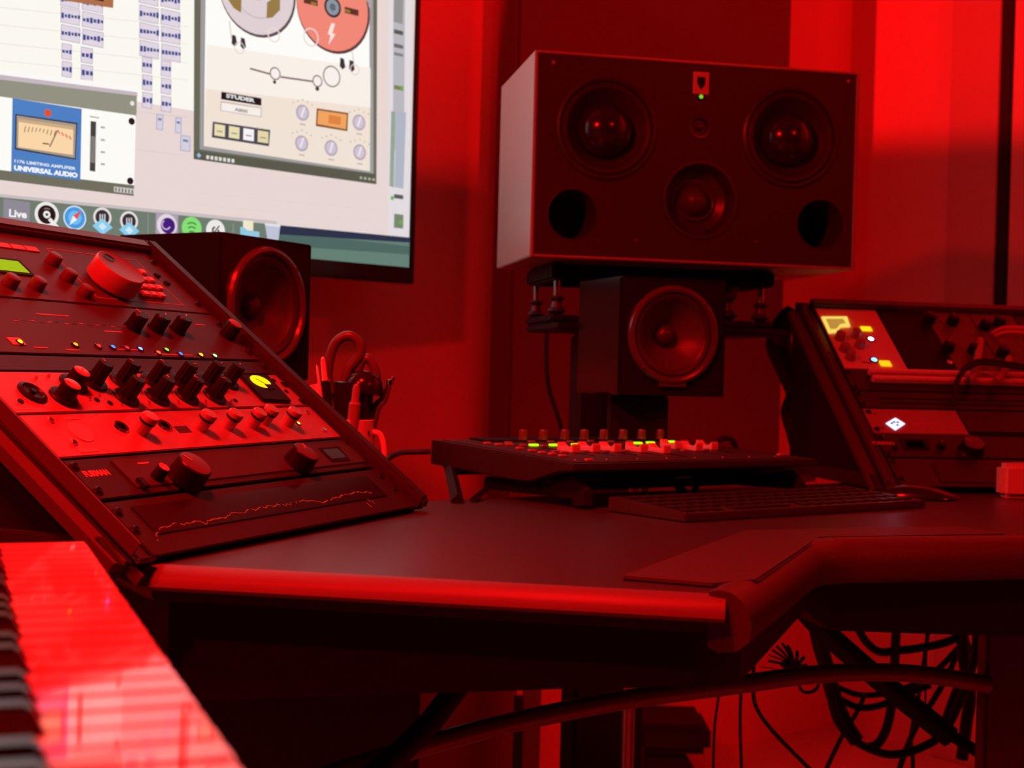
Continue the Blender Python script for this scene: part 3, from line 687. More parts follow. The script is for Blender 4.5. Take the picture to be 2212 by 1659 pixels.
# ---- right rack -----------------------------------------------------------------
KR = knob_mesh(.0105, .017, M_dark, M_dark, skirt=0)
u = Unit(FR, 'blank_panel', 'plain black blanking panel at the foot of the right rack', 'blank panel', .001, .008, .507, .072, M_rackside, chassis=False)
mb = MB(); mb.box((.07, .016, 0), (.44, .062, .0015), .0006); u.add('inset_panel', mb, M_blkplate)
screws(u, FR, (.0085,), (.024, .064))
u = Unit(FR, 'power_conditioner', 'black power conditioner at the bottom of the right rack below the glowing diamond', 'power conditioner', .001, .0755, .507, .1295, M_blkplate)
p = RR(1884, 962); mb = MB(); mb.text('FURMAN', .0095, T((p.x, p.y - .001, 0)), .0003, .0003, .036); u.add('lettering', mb, M_print)
p = RR(1985, 965); mb = MB(); mb.prism([(-.018, -.011), (.024, -.011), (.028, .014), (-.02, .014)], 0, .002, bev=.0005); mb.mi = 1; mb.box((-.012, -.008, .002), (.018, .009, .0024)); u.add('socket_cover', mb, [M_vdark, M_hole], p.x - .01, p.y)
p = RR(1930, 968); 
mb = MB(); mb.cyl(.004, 0, .005, 16, bev=.001); u.add('push_switch', mb, M_vdark, p.x, p.y - .004)
p = RR(2031, 970); u.put('knob', knob_mesh(.0065, .010, M_dark, M_dark), p.x, p.y)
p = RR(2095, 978); u.put('knob', knob_mesh(.0185, .019, M_dark, MATS['cap_satin'], skirt=.0205), p.x, p.y, rot=1, label='large round monitor knob')
screws(u, FR, (.0085,), (.084, .121))
u = Unit(FR, 'audio_interface', 'pale half-width interface with a glowing white diamond emblem in the right rack', 'audio interface', .001, .132, .163, .193, M_capred)
p = RR(1934, 916, .003); q1 = RR(1913, 915, .003); q2 = RR(1934, 903, .003); q3 = RR(1955, 916, .003); q4 = RR(1934, 930, .003)
mb = MB(); mb.prism([(a.x - p.x, a.y - p.y) for a in (q1, q4, q3, q2)], 0, .0008)
u.add('emblem', mb, glow('emblem_white', (220, 222, 255), 1.5), p.x, p.y, label='glowing white diamond emblem')
mb = MB(); 
for (a, b) in ((-.006, .001), (.005, .004), (.002, -.003), (-.001, .0045)): mb.prism([(a - .0035, b - .0016), (a + .003, b - .002), (a + .001, b + .0026)], .0008, .0011)
u.add('emblem_letters', mb, M_dark, p.x, p.y)
p = RR(1975, 920); mb = MB(); mb.text('APOLLO 8', .0055, T((0, 0, 0)), .0002, .0001, .042); u.add('lettering', mb, M_print, p.x - .004, p.y)
for (x, y) in ((1888, 898), (1905, 928)):
    p = RR(x, y); mb = MB(); mb.cyl(.0028, 0, .001, 12); u.add('rivet', mb, M_chrome, p.x, p.y)
screws(u, FR, (.0085,), (.141, .184))
u = Unit(FR, 'rack_shelf', 'black blank beside the glowing diamond interface in the right rack', 'blank panel', .165, .132, .507, .193, M_blkplate)
mb = MB(); mb.box((.0, .0, 0), (.34, .002, .004)); u.add('ridge', mb, M_greyplate, .166, .136)
u = Unit(FR, 'vent_panel', 'dark slotted blank panel in the middle of the right rack', 'blank panel', .001, .196, .507, .2385, M_blkplate, chassis=False)
for y in (.208, .22):
    mb = MB(); mb.box((.04, y, 0), (.47, y + .002, .0012)); u.add('ridge', mb, M_vdark)
screws(u, FR, (.0085,), (.205, .231))
# module frame with bright rails
u = Unit(FR, 'module_frame', 'black frame for plug-in modules with bright metal rails in the right rack', 'rack frame', .001, .2415, .507, .2985, M_blkplate)
for (y, h) in ((.2600, .009), (.2785, .009)):
    mb = MB(); mb.box((.040, y, .0), (.50, y + h, .012), .002); u.add('rail', mb, mat('rail_metal', (.9, .85, .85), .4, 0))
screws(u, FR, (.0085,), (.25, .29))
def module(label, xa, xb, m, name='plug_in_module', cat='audio module', group=None):
    return Unit(FR, name, label, cat, xa, .300, xb, .4735, m, chassis=True)
u = module('bright plug-in compressor module with a yellow meter and lit buttons', .006, .119, mat('bright_module', (.8, .74, .74), .5, 0))
a, b, c, d = RR(1775, 687), RR(1829, 687), RR(1836, 706), RR(1791, 720)
def xy(x, y): p = RR(x, y, .003); return (p.x, p.y)
mb = MB(); mb.prism([xy(*q) for q in ((1790, 721), (1808, 719), (1815, 708), (1836, 707), (1829, 686), (1774, 686))], 0, .003, bev=.0004); u.add('meter', mb, glow('meter_cream', (235, 205, 90), 1.15), label='glowing yellow meter')
mb = MB(); mb.prism([xy(*q) for q in ((1793, 714), (1806, 713), (1814, 703), (1826, 701), (1820, 692), (1783, 692))], .003, .0034); u.add('meter_dial', mb, glow('meter_dialc', (190, 140, 60), 1))
KM = knob_mesh(.0088, .014, mat('knob_red', (.32, .2, .2), .45), None)
for q in ((1812, 735), (1846, 730), (1822, 760), (1855, 752), (1835, 778)):
    p = RR(*q); u.put('knob', KM, p.x, p.y, rot=random.uniform(-1, 1))
for (x, y, c, s, w, h) in ((1870, 714, (245, 215, 20), 1.2, .019, .012), (1911, 789, (255, 190, 20), 1.3, .019, .014)):
    p = RR(x, y); mb = MB(); mb.box((-w / 2, -h / 2, 0), (w / 2, h / 2, .002), .0004); u.add('lit_button', mb, glow('lit_%d' % x, c, s), min(p.x, .109), p.y)
for (x, y, c, s) in ((1880, 736, (215, 225, 255), 3), (1887, 781, (90, 170, 255), 3)):
    p = RR(x, y); u.put('led', led_mesh(c, s, .0035), min(p.x, .112), p.y)
for (x, y) in ((1763, 713), (1788, 765), (1865, 786), (1876, 787)):
    p = RR(x, y); mb = MB(); mb.box((-.004, -.001, 0), (.004, .001, .001)); u.add('slot', mb, M_vdark, p.x, p.y)
u = module('black empty module slot cover between the bright module and the knobbed modules', .121, .209, M_vdark, 'slot_cover', 'blank panel')
u = module('dark plug-in equaliser module with four black knobs beside the empty slot', .211, .296, mat('module_face', (.16, .14, .14), .5, .1, .4, .3, 150))
for q in ((2005, 698), (2055, 702), (2045, 760), (2100, 765)):
    p = RR(*q); u.put('knob', KR, min(p.x, .284), p.y, rot=random.uniform(-2, 2))
for i in range(14):
    mb = MB(); mb.cyl(.0012, 0, .0012, 8); u.add('pin_light', mb, M_print, random.uniform(.222, .29), random.uniform(.31, .46))
p = RR(2050, 788); mb = MB(); mb.lathe([(.0045, 0), (.0045, .003), (.003, .003), (.002, .001), (0, .001)], 14); u.add('socket', mb, M_chrome, p.x, p.y)
u = module('dark plug-in equaliser module with patch leads in front near the right edge', .298, .383, MATS['module_face'])
for q in ((2115, 712), (2155, 706), (2125, 770)):
    p = RR(*q); u.put('knob', KR, min(max(p.x, .31), .372), p.y, rot=random.uniform(-2, 2))
for i in range(14):
    mb = MB(); mb.cyl(.0012, 0, .0012, 8); u.add('pin_light', mb, M_print, random.uniform(.305, .378), random.uniform(.31, .46))
u = module('dark module at the far right end of the right rack', .385, .470, M_blkplate)
for (x, y) in ((.41, .44), (.445, .40)): u.put('knob', KR, x, y)
# patch cables: front of right rack
def cable(name, label, pts, r, m, cat='cable', group=None, seg=10):
    mb = MB(); P = [V(p) for p in pts]; o0 = P[0].copy()
    mb.tube([p - o0 for p in P], r, seg, 6); return tag(mb.obj(name, m, loc=o0), label, cat, group)
cable('patch_cable', 'orange patch cable curving right across the module front, upper of two', [FR @ V(LRp) for LRp in ((.318, .412, .005), (.330, .405, .022), (.36, .390, .034), (.42, .372, .04), (.50, .36, .045))], .0030, M_orange)
cable('patch_cable', 'orange patch cable curving right across the module front, lower of two', [FR @ V(p) for p in ((.320, .404, .005), (.335, .396, .020), (.365, .380, .030), (.43, .358, .034), (.50, .345, .036))], .0030, M_orange)
for i, (q0, q1, q2, q3, lab) in enumerate((((2118, 735), (2112, 775), (2108, 800), (2096, 822), 'left'), ((2180, 775), (2172, 795), (2165, 808), (2152, 824), 'right'))):
    P = [FR @ (RR(*q0, .01)), FR @ RR(*q1, .02), FR @ RR(*q2, .022), FR @ RR(*q3, .018)]
    cable('patch_cable', 'short pale patch lead drooping over the bright rail, %s one of two' % lab, P, .0065, mat('lead_pink', (.5, .33, .3), .5))
for i, (dy, lab) in enumerate(((0, 'upper'), (7, 'lower'))):
    P = [FR @ RR(x, y + dy, h) for x, y, h in ((2225, 792, .05), (2170, 783, .045), (2120, 778, .04), (2088, 790, .036), (2070, 815, .03), (2062, 840, .022), (2058, 870, .012))]
    cable('black_lead', 'thin black lead looping over the rails of the right rack, %s of the pair' % lab, P, .0034, M_cable)

# ================================================================== SMALL CUBE SPEAKERS
def baffle_with_holes(W, H, holes, z0, z1):
    mb = MB(); seg = 48
    outer = [mb.b.verts.new(p) for p in ((0, 0, z1), (W, 0, z1), (W, H, z1), (0, H, z1))]
    edges = [mb.b.edges.new((outer[i], outer[(i + 1) % 4])) for i in range(4)]
    for (cx, cy, r) in holes:
        ring = [mb.b.verts.new((cx + r * cos(2 * pi * k / seg), cy + r * sin(2 * pi * k / seg), z1)) for k in range(seg)]
        edges += [mb.b.edges.new((ring[k], ring[(k + 1) % seg])) for k in range(seg)]
    bmesh.ops.triangle_fill(mb.b, edges=edges, use_beauty=True, use_dissolve=False)
    ext = bmesh.ops.extrude_face_region(mb.b, geom=list(mb.b.faces))
    vs = [g for g in ext['geom'] if isinstance(g, bmesh.types.BMVert)]
    for v in vs: v.co.z = z0
    return mb
def cube_speaker(label, corner_tl, Wd, size, depth, grp=None):
    """corner_tl: top left front corner; Wd: direction of the front width"""
    Nn = V((Wd.y, -Wd.x, 0))                         # towards the listener
    F = frame(corner_tl - V((0, 0, size)), Wd, V((0, 0, 1)), Nn)
    s = thing('cube_speaker', label, 'speaker', F)
    c = V((size * .5, size * .52, 0)); R = size * .43
    ML = mat('lacquer', (.018, .017, .017), .14, 0, .6, .05, 30)
    mb = baffle_with_holes(size, size, [(c.x, c.y, R * .9)], -.012, 0); mb.obj('baffle', ML, s)
    mb = MB(); t_ = .004
    mb.box((-t_, -t_, -depth), (0, size + t_, .001), .0018); mb.box((size, -t_, -depth), (size + t_, size + t_, .001), .0018)
    mb.box((0, -t_, -depth), (size, 0, .001), .0012); mb.box((0, size, -depth), (size, size + t_, .001), .0012); mb.box((0, 0, -depth), (size, size, -depth + .006))
    mb.obj('cabinet', ML, s)
    mb = MB(); mb.lathe([(R * 1.02, 0), (R * 1.03, .003), (R * 1.0, .0075), (R * .95, .009), (R * .9, .008), (R * .87, .003)], 64)
    for k in range(4):
        t = pi / 4 + k * pi / 2; mb.cyl(.0035, .006, .0095, 12, M=T((R * .96 * cos(t), R * .96 * sin(t), 0)), bev=.001)
    mb.box((-R * .3, -R * 1.08, 0), (R * .3, -R * .98, .006), .001)
    mb.obj('driver_ring', mat('ring_satin', (.14, .13, .13), .22, .3, .6), s, loc=c)
    mb = MB(); mb.lathe([(R * .88, .002), (R * .82, .0045), (R * .76, .003), (R * .72, .0005)], 56); mb.obj('surround', M_rubber, s, loc=c)
    mb = MB(); mb.lathe([(R * .73, .0002), (R * .70, -.003), (R * .45, -.020), (R * .22, -.031), (0, -.033)], 56)
    o = mb.obj('cone', M_cone, s, loc=c)
    mb = MB(); mb.lathe([(R * .235, -.031), (R * .23, -.025), (R * .17, -.018), (R * .08, -.0145), (0, -.0135)], 32); mb.obj('dust_cap', M_rubber, s, loc=c)
    return s, F
p = at_d(480, 507, 1.90)
SPL, FSL = cube_speaker('black cube speaker with a ringed cone behind the left rack', p, V((.49, .872, 0)).normalized(), .194, .19)
p = at_d(1345, 602, 2.09)
SPR, FSR = cube_speaker('black cube speaker with a ringed cone under the large monitor', p, V((cos(radians(19)), sin(radians(19)), 0)), .171, .165)
# cones deeper: carve by recessing baffle is hidden; stand for left cube
c = FSL @ V((.099, 0, -.095)); zb = c.z
st = thing('speaker_stand', 'short black desk stand under the cube speaker behind the left rack', 'stand', T((c.x, c.y, DZ)))
mb = MB(); mb.box((-.07, -.07, 0), (.07, .07, .006), .002); mb.obj('base_plate', M_vdark, st)
mb = MB(); mb.cyl(.014, .006, zb - DZ - .006, 20); mb.obj('post', M_vdark, st)
mb = MB(); mb.box((-.07, -.07, zb - DZ - .006), (.07, .07, zb - DZ - .0005), .002); mb.obj('top_plate', M_vdark, st)

# ================================================================== LARGE MONITOR SPEAKER
D1 = 2.25
p1 = at_d(1163, 114, D1); p1b = at_d(1158, 549, D1)
Wd = V((.9826, .1857, 0)); ang = radians(10.8); Wd = V((cos(ang), sin(ang), 0)); Nn = V((Wd.y, -Wd.x, 0))
BH = p1.z - p1b.z; bw = None
# width from the right edge pixel
q = at_pl(1850, 155, p1, Nn); BW = (q - p1).dot(Wd); BD = .30
FB = frame(V((p1.x, p1.y, p1b.z)), Wd, V((0, 0, 1)), Nn)
big = thing('monitor_speaker', 'large three-way studio monitor lying on its side with two woofers', 'speaker', FB)
def rad_box(name, m): pass
M_bigside = mat('monitor_paint', (.45, .46, .42), .34, 0, 1.0, .05, 60)
BON = mkon(FB)
def bp(x, y): p = BON(x, y); return (p.x, p.y)
def rpx(px): return px * D1 * 1.02 / FPX
# cabinet: box with front holes left open behind the drivers
c1 = bp(1311, 278); c2 = bp(1708, 297); cm = bp(1512, 432); cp1 = bp(1237, 463); cp2 = bp(1772, 484); ct = bp(1512, 274)
R1 = rpx(102); Rm = rpx(80); Rp = rpx(53); Rt = rpx(21)
holes = [(*c1, R1), (*c2, R1), (*cm, Rm), (*cp1, Rp), (*cp2, Rp), (*ct, Rt)]
mb = baffle_with_holes(BW, BH, holes, -.02, 0); mb.obj('baffle', mat('baffle_black', (.05, .048, .048), .5, 0, .4, .1, 150), big)
mb = MB()
mb.box((-.006, -.004, -BD), (0, BH + .004, .003), .0015); mb.box((BW, -.004, -BD), (BW + .006, BH + .004, .003), .0015)
mb.box((0, -.004, -BD), (BW, 0, .003), .001); mb.box((0, BH, -BD), (BW, BH + .004, .003), .001); mb.box((0, 0, -BD), (BW, BH, -BD + .01))
mb.obj('cabinet', M_bigside, big)
def woofer(c, R, nm, dome, dr):
    mb = MB(); mb.lathe([(R * 1.09, .0), (R * 1.09, .002), (R * 1.04, .005), (R * 1.0, .004), (R * .97, -.002)], 56); mb.obj(nm, M_rubber, big, loc=(*c, 0))
    mb = MB(); mb.lathe([(R * .985, -.001), (R * .93, .003), (R * .86, .001), (R * .80, -.006), (R * .62, -.020), (R * .57, -.024)], 56); mb.obj(nm + '_cone', M_rubber, big, loc=(*c, 0))
    rd = R * .60; mb = MB(); mb.lathe([(rd * cos(t), -.026 + (dome + .026) * sin(t)) for t in [pi / 2 * k / 12 for k in range(12)]] + [(0, dome)], 48); mb.obj(nm + '_dome', mat('dome_gloss', (.03, .028, .028), .2, 0, .7), big, loc=(*c, 0))
woofer(c1, R1, 'woofer', .022, 1); woofer(c2, R1, 'woofer', .022, 1)
mb = MB(); mb.lathe([(Rm * 1.06, 0), (Rm * 1.05, .003), (Rm * .98, .003), (Rm * .82, -.022), (Rm * .62, -.030), (Rm * .58, -.03)], 48); mb.obj('midrange_driver', M_rubber, big, loc=(*cm, 0))
for k in range(4):
    mb = MB(); t = radians(20) + k * pi / 2; mb.cyl(.0035, 0, .004, 12, bev=.001); mb.obj('screw', M_vdark, big, M=T((cm[0] + Rm * .88 * cos(t), cm[1] + Rm * .88 * sin(t), -.012)))
mb = MB(); mb.lathe([(Rm * .6, -.031), (Rm * .52, -.024), (Rm * .42, -.028), (Rm * .36, -.018), (Rm * .2, -.008), (0, -.004)], 40); mb.obj('midrange_dome', M_cone, big, loc=(*cm, 0))
for c_ in (cp1, cp2):
    mb = MB(); mb.lathe([(Rp * 1.06, .0005), (Rp * 1.02, .001), (Rp, -.006), (Rp * .93, -.02), (Rp * .9, -.12), (0, -.12)], 40); mb.mi = 0; mb.obj('bass_port', M_rubber, big, loc=(*c_, 0))
mb = MB(); mb.lathe([(Rt * 1.25, .0), (Rt * 1.2, .002), (Rt * .9, .0015), (Rt * .7, -.006), (Rt * .5, -.006), (Rt * .35, -.001), (0, .002)], 32); mb.obj('tweeter', M_rubber, big, loc=(*ct, 0))
cx, cy = bp(1514, 180); w, h = rpx(18), rpx(24)
mb = MB(); mb.box((-w, -h, 0), (w, h, .002), .0006); mb.mi = 1; mb.box((-w * .5, -h * .1, .002), (w * .5, h * .55, .0028), .0004); mb.prism([(-w * .45, -h * .1), (w * .45, -h * .1), (0, -h * .6)], .002, .0026); mb.obj('control_badge', [mat('badge_metal', (.75, .7, .7), .5, 0), M_vdark], big, loc=(cx, cy, 0))
cx, cy = bp(1514, 209); me = led_mesh((120, 190, 30), .55, .0026); link('power_led', me, None, big, loc=(cx, cy, 0.0005), label='green power light')
for q in ((1375, 519), (1632, 522), (1195, 135), (1832, 176)):
    cx, cy = bp(*q); mb = MB(); mb.cyl(.003, 0, .0015, 10); mb.obj('screw', M_steel, big, loc=(cx, cy, 0))

# isolation stand under the big monitor (frame with posts)
iso = thing('isolation_stand', 'black tubular isolation stand between the large monitor and its floor stand', 'speaker stand', FB @ T((0, -.005, 0)))
xa, _ = bp(1250, 560); xb, _ = bp(1690, 560); zt = -.004
zlo = -rpx(115)
def fr(y0, y1, nm):
    mb = MB()
    for z in (-.08, -.26): mb.box((xa - .03, y0, z - .02), (xb + .012, y1, z), .004)
    for x in (xa - .03, xb - .012): mb.box((x, y0, -.28), (x + .024, y1, -.06), .004)
    mb.obj(nm, M_vdark, iso)
fr(-.030, -.001, 'upper_frame'); fr(zlo - .014, zlo, 'lower_frame')
for x in (xa - .015, xb - .002):
    for z in (-.09, -.26):
        mb = MB(); mb.lathe([(.006, 0), (.006, -zlo - .028)], 16, M=T((x, zlo, z)) @ Matrix.Rotation(-pi / 2, 4, 'X')); mb.obj('post', M_steel, iso)
        mb = MB(); mb.lathe([(.008, 0), (.017, .006), (.010, .013), (.008, .022), (.014, .028), (.008, .032)], 20, M=T((x, zlo, z)) @ Matrix.Rotation(-pi / 2, 4, 'X')); mb.obj('isolator', M_rubber, iso)
for x in (bp(1612, 600)[0], ):
    mb = MB(); mb.lathe([(.010, 0), (.022, .008), (.012, .018), (.010, .03), (.020, .040), (.022, -zlo - .03)], 20, M=T((x, zlo, -.10)) @ Matrix.Rotation(-pi / 2, 4, 'X')); mb.obj('isolator', M_rubber, iso)
# floor stand of the big monitor
zs = (FB @ V((0, zlo - .020, 0))).z
ctr = FB @ V(((xa + xb) / 2, 0, -.14)); 
fs = thing('speaker_stand', 'black floor stand carrying the large monitor speaker behind the desk', 'speaker stand', frame(V((ctr.x, ctr.y, 0)), Wd, -Nn, V((0, 0, 1))))
mb = MB(); mb.box((-(xb - xa) / 2 - .03, -.13, zs - .012), ((xb - xa) / 2 + .02, .13, zs), .003); mb.obj('top_plate', M_vdark, fs)
cxx = -.075
mb = MB(); mb.box((cxx - .062, -.03, .03), (cxx + .062, .07, zs - .012), .006); mb.obj('column', M_vdark, fs)
mb = MB(); mb.box((-.22, -.08, 0), (.2, .28, .03), .006); mb.obj('base_plate', M_vdark, fs)
# small stand for the right cube speaker
c = FSR @ V((.07, 0, -.09)); zc = c.z
ss = thing('speaker_stand', 'slim stand with a chrome pole carrying the small cube speaker under the large monitor', 'speaker stand', T((c.x, c.y, 0)))
mb = MB(); mb.box((-.045, -.04, zc - .14), (.045, .04, zc - .004), .003); mb.box((-.07, -.06, zc - .004), (.09, .06, zc - .0005), .001); mb.obj('head_block', M_vdark, ss)
mb = MB(); mb.cyl(.0095, .02, zc - .14, 20); mb.obj('pole', mat('pole_metal', (.5, .48, .48), .3, .6), ss)
mb = MB(); mb.cyl(.10, 0, .02, 40, bev=.004); mb.obj('base_plate', M_vdark, ss)
for (lab, pts, r) in (('left-hand black cable hanging from the back of the large monitor', ((1200, 690), (1182, 710), (1180, 780), (1186, 840), (1205, 900), (1225, 980), (1230, 1080)), .0045), ('right-hand black cable hanging from the back of the large monitor', ((1240, 684), (1262, 700), (1262, 740), (1258, 800), (1262, 900), (1265, 1000), (1262, 1090)), .0038)):
    cable('hanging_cable', lab, [at_d(x, y, 2.62) for x, y in pts], r, M_cable)

# ================================================================== FADER CONTROLLER
P0 = at_d(1240, 1003, 1.70); PR = at_d(1768, 992, 1.965); PBk = at_d(927, 950, 1.955)
Xm = (PR - P0).normalized(); Wm = (PR - P0).length; Ym = (PBk - P0); Ym = (Ym - Xm * Ym.dot(Xm)); Dm = Ym.length; Ym.normalize(); Nm = Xm.cross(Ym)
FM = frame(P0, Xm, Ym, Nm)
mix = thing('fader_controller', 'black slim mixing controller with eight faders and eight knobs on the desk', 'mixing controller', FM)
MO = mkon(FM)
th = .034
mb = MB(); mb.prism([(0, 0), (Dm, 0), (Dm, -th), (Dm * .40, -th), (Dm * .28, -th * .95), (.03, -th * .38), (.0, -.009)], 0, Wm, 'x', bev=.0016); mb.obj('body', mat('controller_shell', (.028, .025, .025), .45, 0, .5, .12, 200, .1), mix)
mb = MB(); mb.box((.012, .012, .0), (Wm - .012, Dm - .008, .0009), .0004); mb.obj('deck', mat('deck_grey', (.04, .036, .036), .45, 0, .5, .15, 250), mix)
mb = MB(); mb.box((.06, Dm - .05, -.0), (Wm - .03, Dm - .006, .0035), .001); mb.obj('display_strip', M_vdark, mix)
mbk = MB(); mbk.lathe([(.0062, 0), (.0062, .0125), (.0055, .0145), (0, .0145)], 24, flute=.0002); mbk.lathe([(.0075, 0), (.0075, .002), (.006, .002)], 24); KME = mesh_of(mbk, mat('encoder_metal', (.3, .24, .2), .3, .6))
yk = Dm - .045
for i, x in enumerate((1129, 1173, 1219, 1261, 1303, 1345, 1385, 1425)):
    h = .0144; P = MO(x + 2, 931, .019); P.y = yk
    v = ray(x + 2, 931); # x on the row
    n = V(FM.col[1][:3]); pp = at_pl(x + 2, 931, FM @ V((0, yk, 0)), n); lx = (FM.inverted() @ pp).x
    o = link('knob', KME, None, mix, loc=(lx, yk, .0035))
# fader caps
pf = [(-.0135, 0), (.0135, 0), (.0135, .0085), (.0125, .0100), (.0085, .0062), (.004, .0046), (-.004, .0046), (-.0085, .0062), (-.0125, .0100), (-.0135, .0085)]
mbk = MB(); mbk.prism(pf, -.0055, .0055, 'x', bev=.0007); FCM = mesh_of(mbk, mat('fader_cap', (.75, .68, .66), .4, 0, .5))
mslot = MB(); mslot.box((-.0011, -.055, 0), (.0011, .055, .0004)); SLM = mesh_of(mslot, M_hole)
caps = ((1228, 968), (1272, 967), (1318, 967), (1375, 968), (1424, 970), (1449, 961), (1494, 965), (1527, 963))
for (x, y) in caps:
    p = MO(x, y, .006)
    link('fader_cap', FCM, None, mix, M=T((p.x, p.y, .0012)) @ Matrix.Rotation(radians(90), 4, 'Z') @ Matrix.Diagonal((1.15, 1.0, 1, 1)) if False else T((p.x, p.y, .0012)) @ Matrix.Scale(1.25, 4))
    link('fader_slot', SLM, None, mix, loc=(p.x, min(max(p.y, .07), Dm - .12), .0009))
mbk = MB(); mbk.box((-.0055, -.0035, 0), (.0055, .0035, .0028), .0008); BTR = mesh_of(mbk, mat('button_red', (.55, .3, .3), .4))
mbk = MB(); mbk.box((-.0055, -.0035, 0), (.0055, .0035, .0028), .0008); BTP = mesh_of(mbk, mat('button_pale', (.35, .28, .28), .5))
mbk = MB(); mbk.box((-.0068, -.004, 0), (.0068, .004, .0028), .0008); BTG = mesh_of(mbk, glow('button_lit', (175, 225, 10), 1.6))
for (x, y) in ((1053, 956), (1077, 959), (1100, 959), (1123, 967), (1149, 972), (1171, 976), (1193, 979), (1215, 983), (1272, 992), (1686, 981)):
    p = MO(x, y, .003); link('button', BTR, None, mix, loc=(p.x, p.y, .001))
for (x, y) in ((1153, 960), (1196, 960), (1244, 959), (1378, 956), (1405, 955), (1449, 953)):
    p = MO(x, y, .003); link('lit_button', BTG, None, mix, loc=(p.x, p.y, .001), label='lit yellow green button')
for (x, y) in ((1098, 955), (1130, 961), (1175, 962), (1200, 974), (1218, 976), (1264, 974), (1309, 974), (1352, 973), (1478, 972), (1525, 970), (1148, 953), (1190, 953), (1232, 953), (1276, 952), (1320, 953), (1360, 953), (1480, 951), (1510, 951)):
    p = MO(x, y, .003)
    if p.y < Dm - .05: link('button', BTP, None, mix, loc=(p.x, p.y, .001))
for i in range(8):
    mb = MB(); mb.cyl(.0012, 0, .0012, 8); mb.obj('pin_light', M_print, mix, loc=(.03 + i * .052, .035, .0009))
# stand beneath
def fm(x, y, z=0): return FM @ V((x, y, z))
base = fm(0, 0); MS = thing('controller_stand', 'black low stand with splayed legs holding up the fader controller', 'stand', T((base.x, base.y, DZ)))
ms = lambda p: p - V((base.x, base.y, DZ))
for y in (.10, Dm - .03):
    mb = MB(); a = fm(.015, y, -th - .0065); b = fm(Wm - .015, y, -th - .0065)
    F = frame(ms(a), Xm, Ym, Nm); mb.box((0, -.012, -.005), ((b - a).length, .012, .005), .001); mb.obj('cross_bar', M_vdark, MS, M=F)
XH = V((Xm.x, Xm.y, 0)).normalized(); YH = V((-XH.y, XH.x, 0))
pl0 = fm(.018, 0, 0); FMH = frame(V((pl0.x, pl0.y, DZ)), XH, YH, V((0, 0, 1))); FMHi = FMH.inverted()
def side(pts): return [((FMHi @ at_pl(x, y, pl0, XH)).y, max(.0008, (FMHi @ at_pl(x, y, pl0, XH)).z)) for x, y in pts]
brp = side([(1048, 1030), (1180, 1042), (1238, 1030), (1262, 1060), (1264, 1092), (1238, 1092), (1236, 1076), (1170, 1070), (1064, 1058), (1044, 1050)])
lt = at_pl(970, 1004, pl0, XH); lf = at_z(988, 1082, DZ + .003); st1 = at_pl(1056, 1052, pl0, XH); sf = at_z(1022, 1080, DZ + .003); b0 = V((base.x, base.y, DZ))
for k, off in enumerate((0, Wm - .055)):
    FF = frame(FMH.col[3].xyz - b0 + XH * off, XH, YH, V((0, 0, 1))); ox = XH * off - b0
    mb = MB(); mb.tube([lt + ox, lf + ox], .0085, 4, 0); mb.obj('leg', M_vdark, MS)
    mb = MB(); mb.tube([st1 + ox, sf + ox], .0052, 4, 0); mb.obj('strut', M_vdark, MS)
    mb = MB(); mb.prism(brp, 0, .012, 'x'); mb.obj('side_bracket', M_vdark, MS, M=FF)
cable('power_cable', 'black cable bending down behind the left end of the fader controller', [at_d(930, 975, 1.97), at_d(900, 976, 1.97), at_d(865, 978, 1.97), at_d(840, 990, 1.96), at_d(831, 1010, 1.93), at_d(832, 1050, 1.9)], .0042, M_cable)
cable('controller_cable', 'black cable hump just behind the right end of the fader controller', [at_d(1540, 962, 2.15), at_d(1560, 948, 2.16), at_d(1580, 950, 2.17), at_d(1592, 975, 2.18), at_d(1596, 1010, 2.19)], .0045, M_cable)

# ================================================================== COMPUTER KEYBOARD AND MOUSE
kN = at_z(1480, 1130, DZ); kR = at_z(2000, 1097, DZ)
Xk = (kR - kN).normalized(); Yk = V((-Xk.y, Xk.x, 0)); Wk = (kR - kN).length; Dk = .135
FK = frame(kN + V((0, 0, .0005)), Xk, Yk, V((0, 0, 1)))
kb = thing('computer_keyboard', 'low dark computer keyboard on the desk in front of the fader controller', 'keyboard', FK)
mb = MB(); mb.prism([(0, 0), (Dk, 0), (Dk, .018), (0, .0095)], 0, Wk, 'x', bev=.0015); mb.obj('case', mat('keyboard_case', (.06, .055, .055), .35, .3, .5, .05, 60), kb)
mbk = MB(); mbk.box((-.0082, -.0082, 0), (.0082, .0082, .0022), .0009); KCAP = mesh_of(mbk, mat('keycap', (.028, .026, .026), .35, 0, .5))
mbk = MB(); mbk.box((-.05, -.0082, 0), (.05, .0082, .0022), .0009); KSP = mesh_of(mbk, MATS['keycap'])
tilt = math.atan2(.0085, Dk)
nk = int((Wk - .02) / .0225)
for r_ in range(5):
    y = .02 + r_ * .0235; z = .0095 + .0085 * y / Dk
    for c_ in range(nk):
        x = .02 + c_ * .0225
        if r_ == 0 and 3 <= c_ <= 8:
            if c_ == 5: link('key', KSP, None, kb, M=T((x + .011, y, z)) @ Matrix.Rotation(tilt, 4, 'X'), label='long space bar')
            continue
        link('key', KCAP, None, kb, M=T((x, y, z)) @ Matrix.Rotation(tilt, 4, 'X'))
mp = at_z(1985, 1077, DZ)
Mx = V((.92, -.30, 0)).normalized()
ms_ = thing('computer_mouse', 'flat dark mouse on the desk at the foot of the right rack', 'mouse', frame(mp, Mx, V((-Mx.y, Mx.x, 0)), V((0, 0, 1))))
mb = MB(); n = 14; rows = []
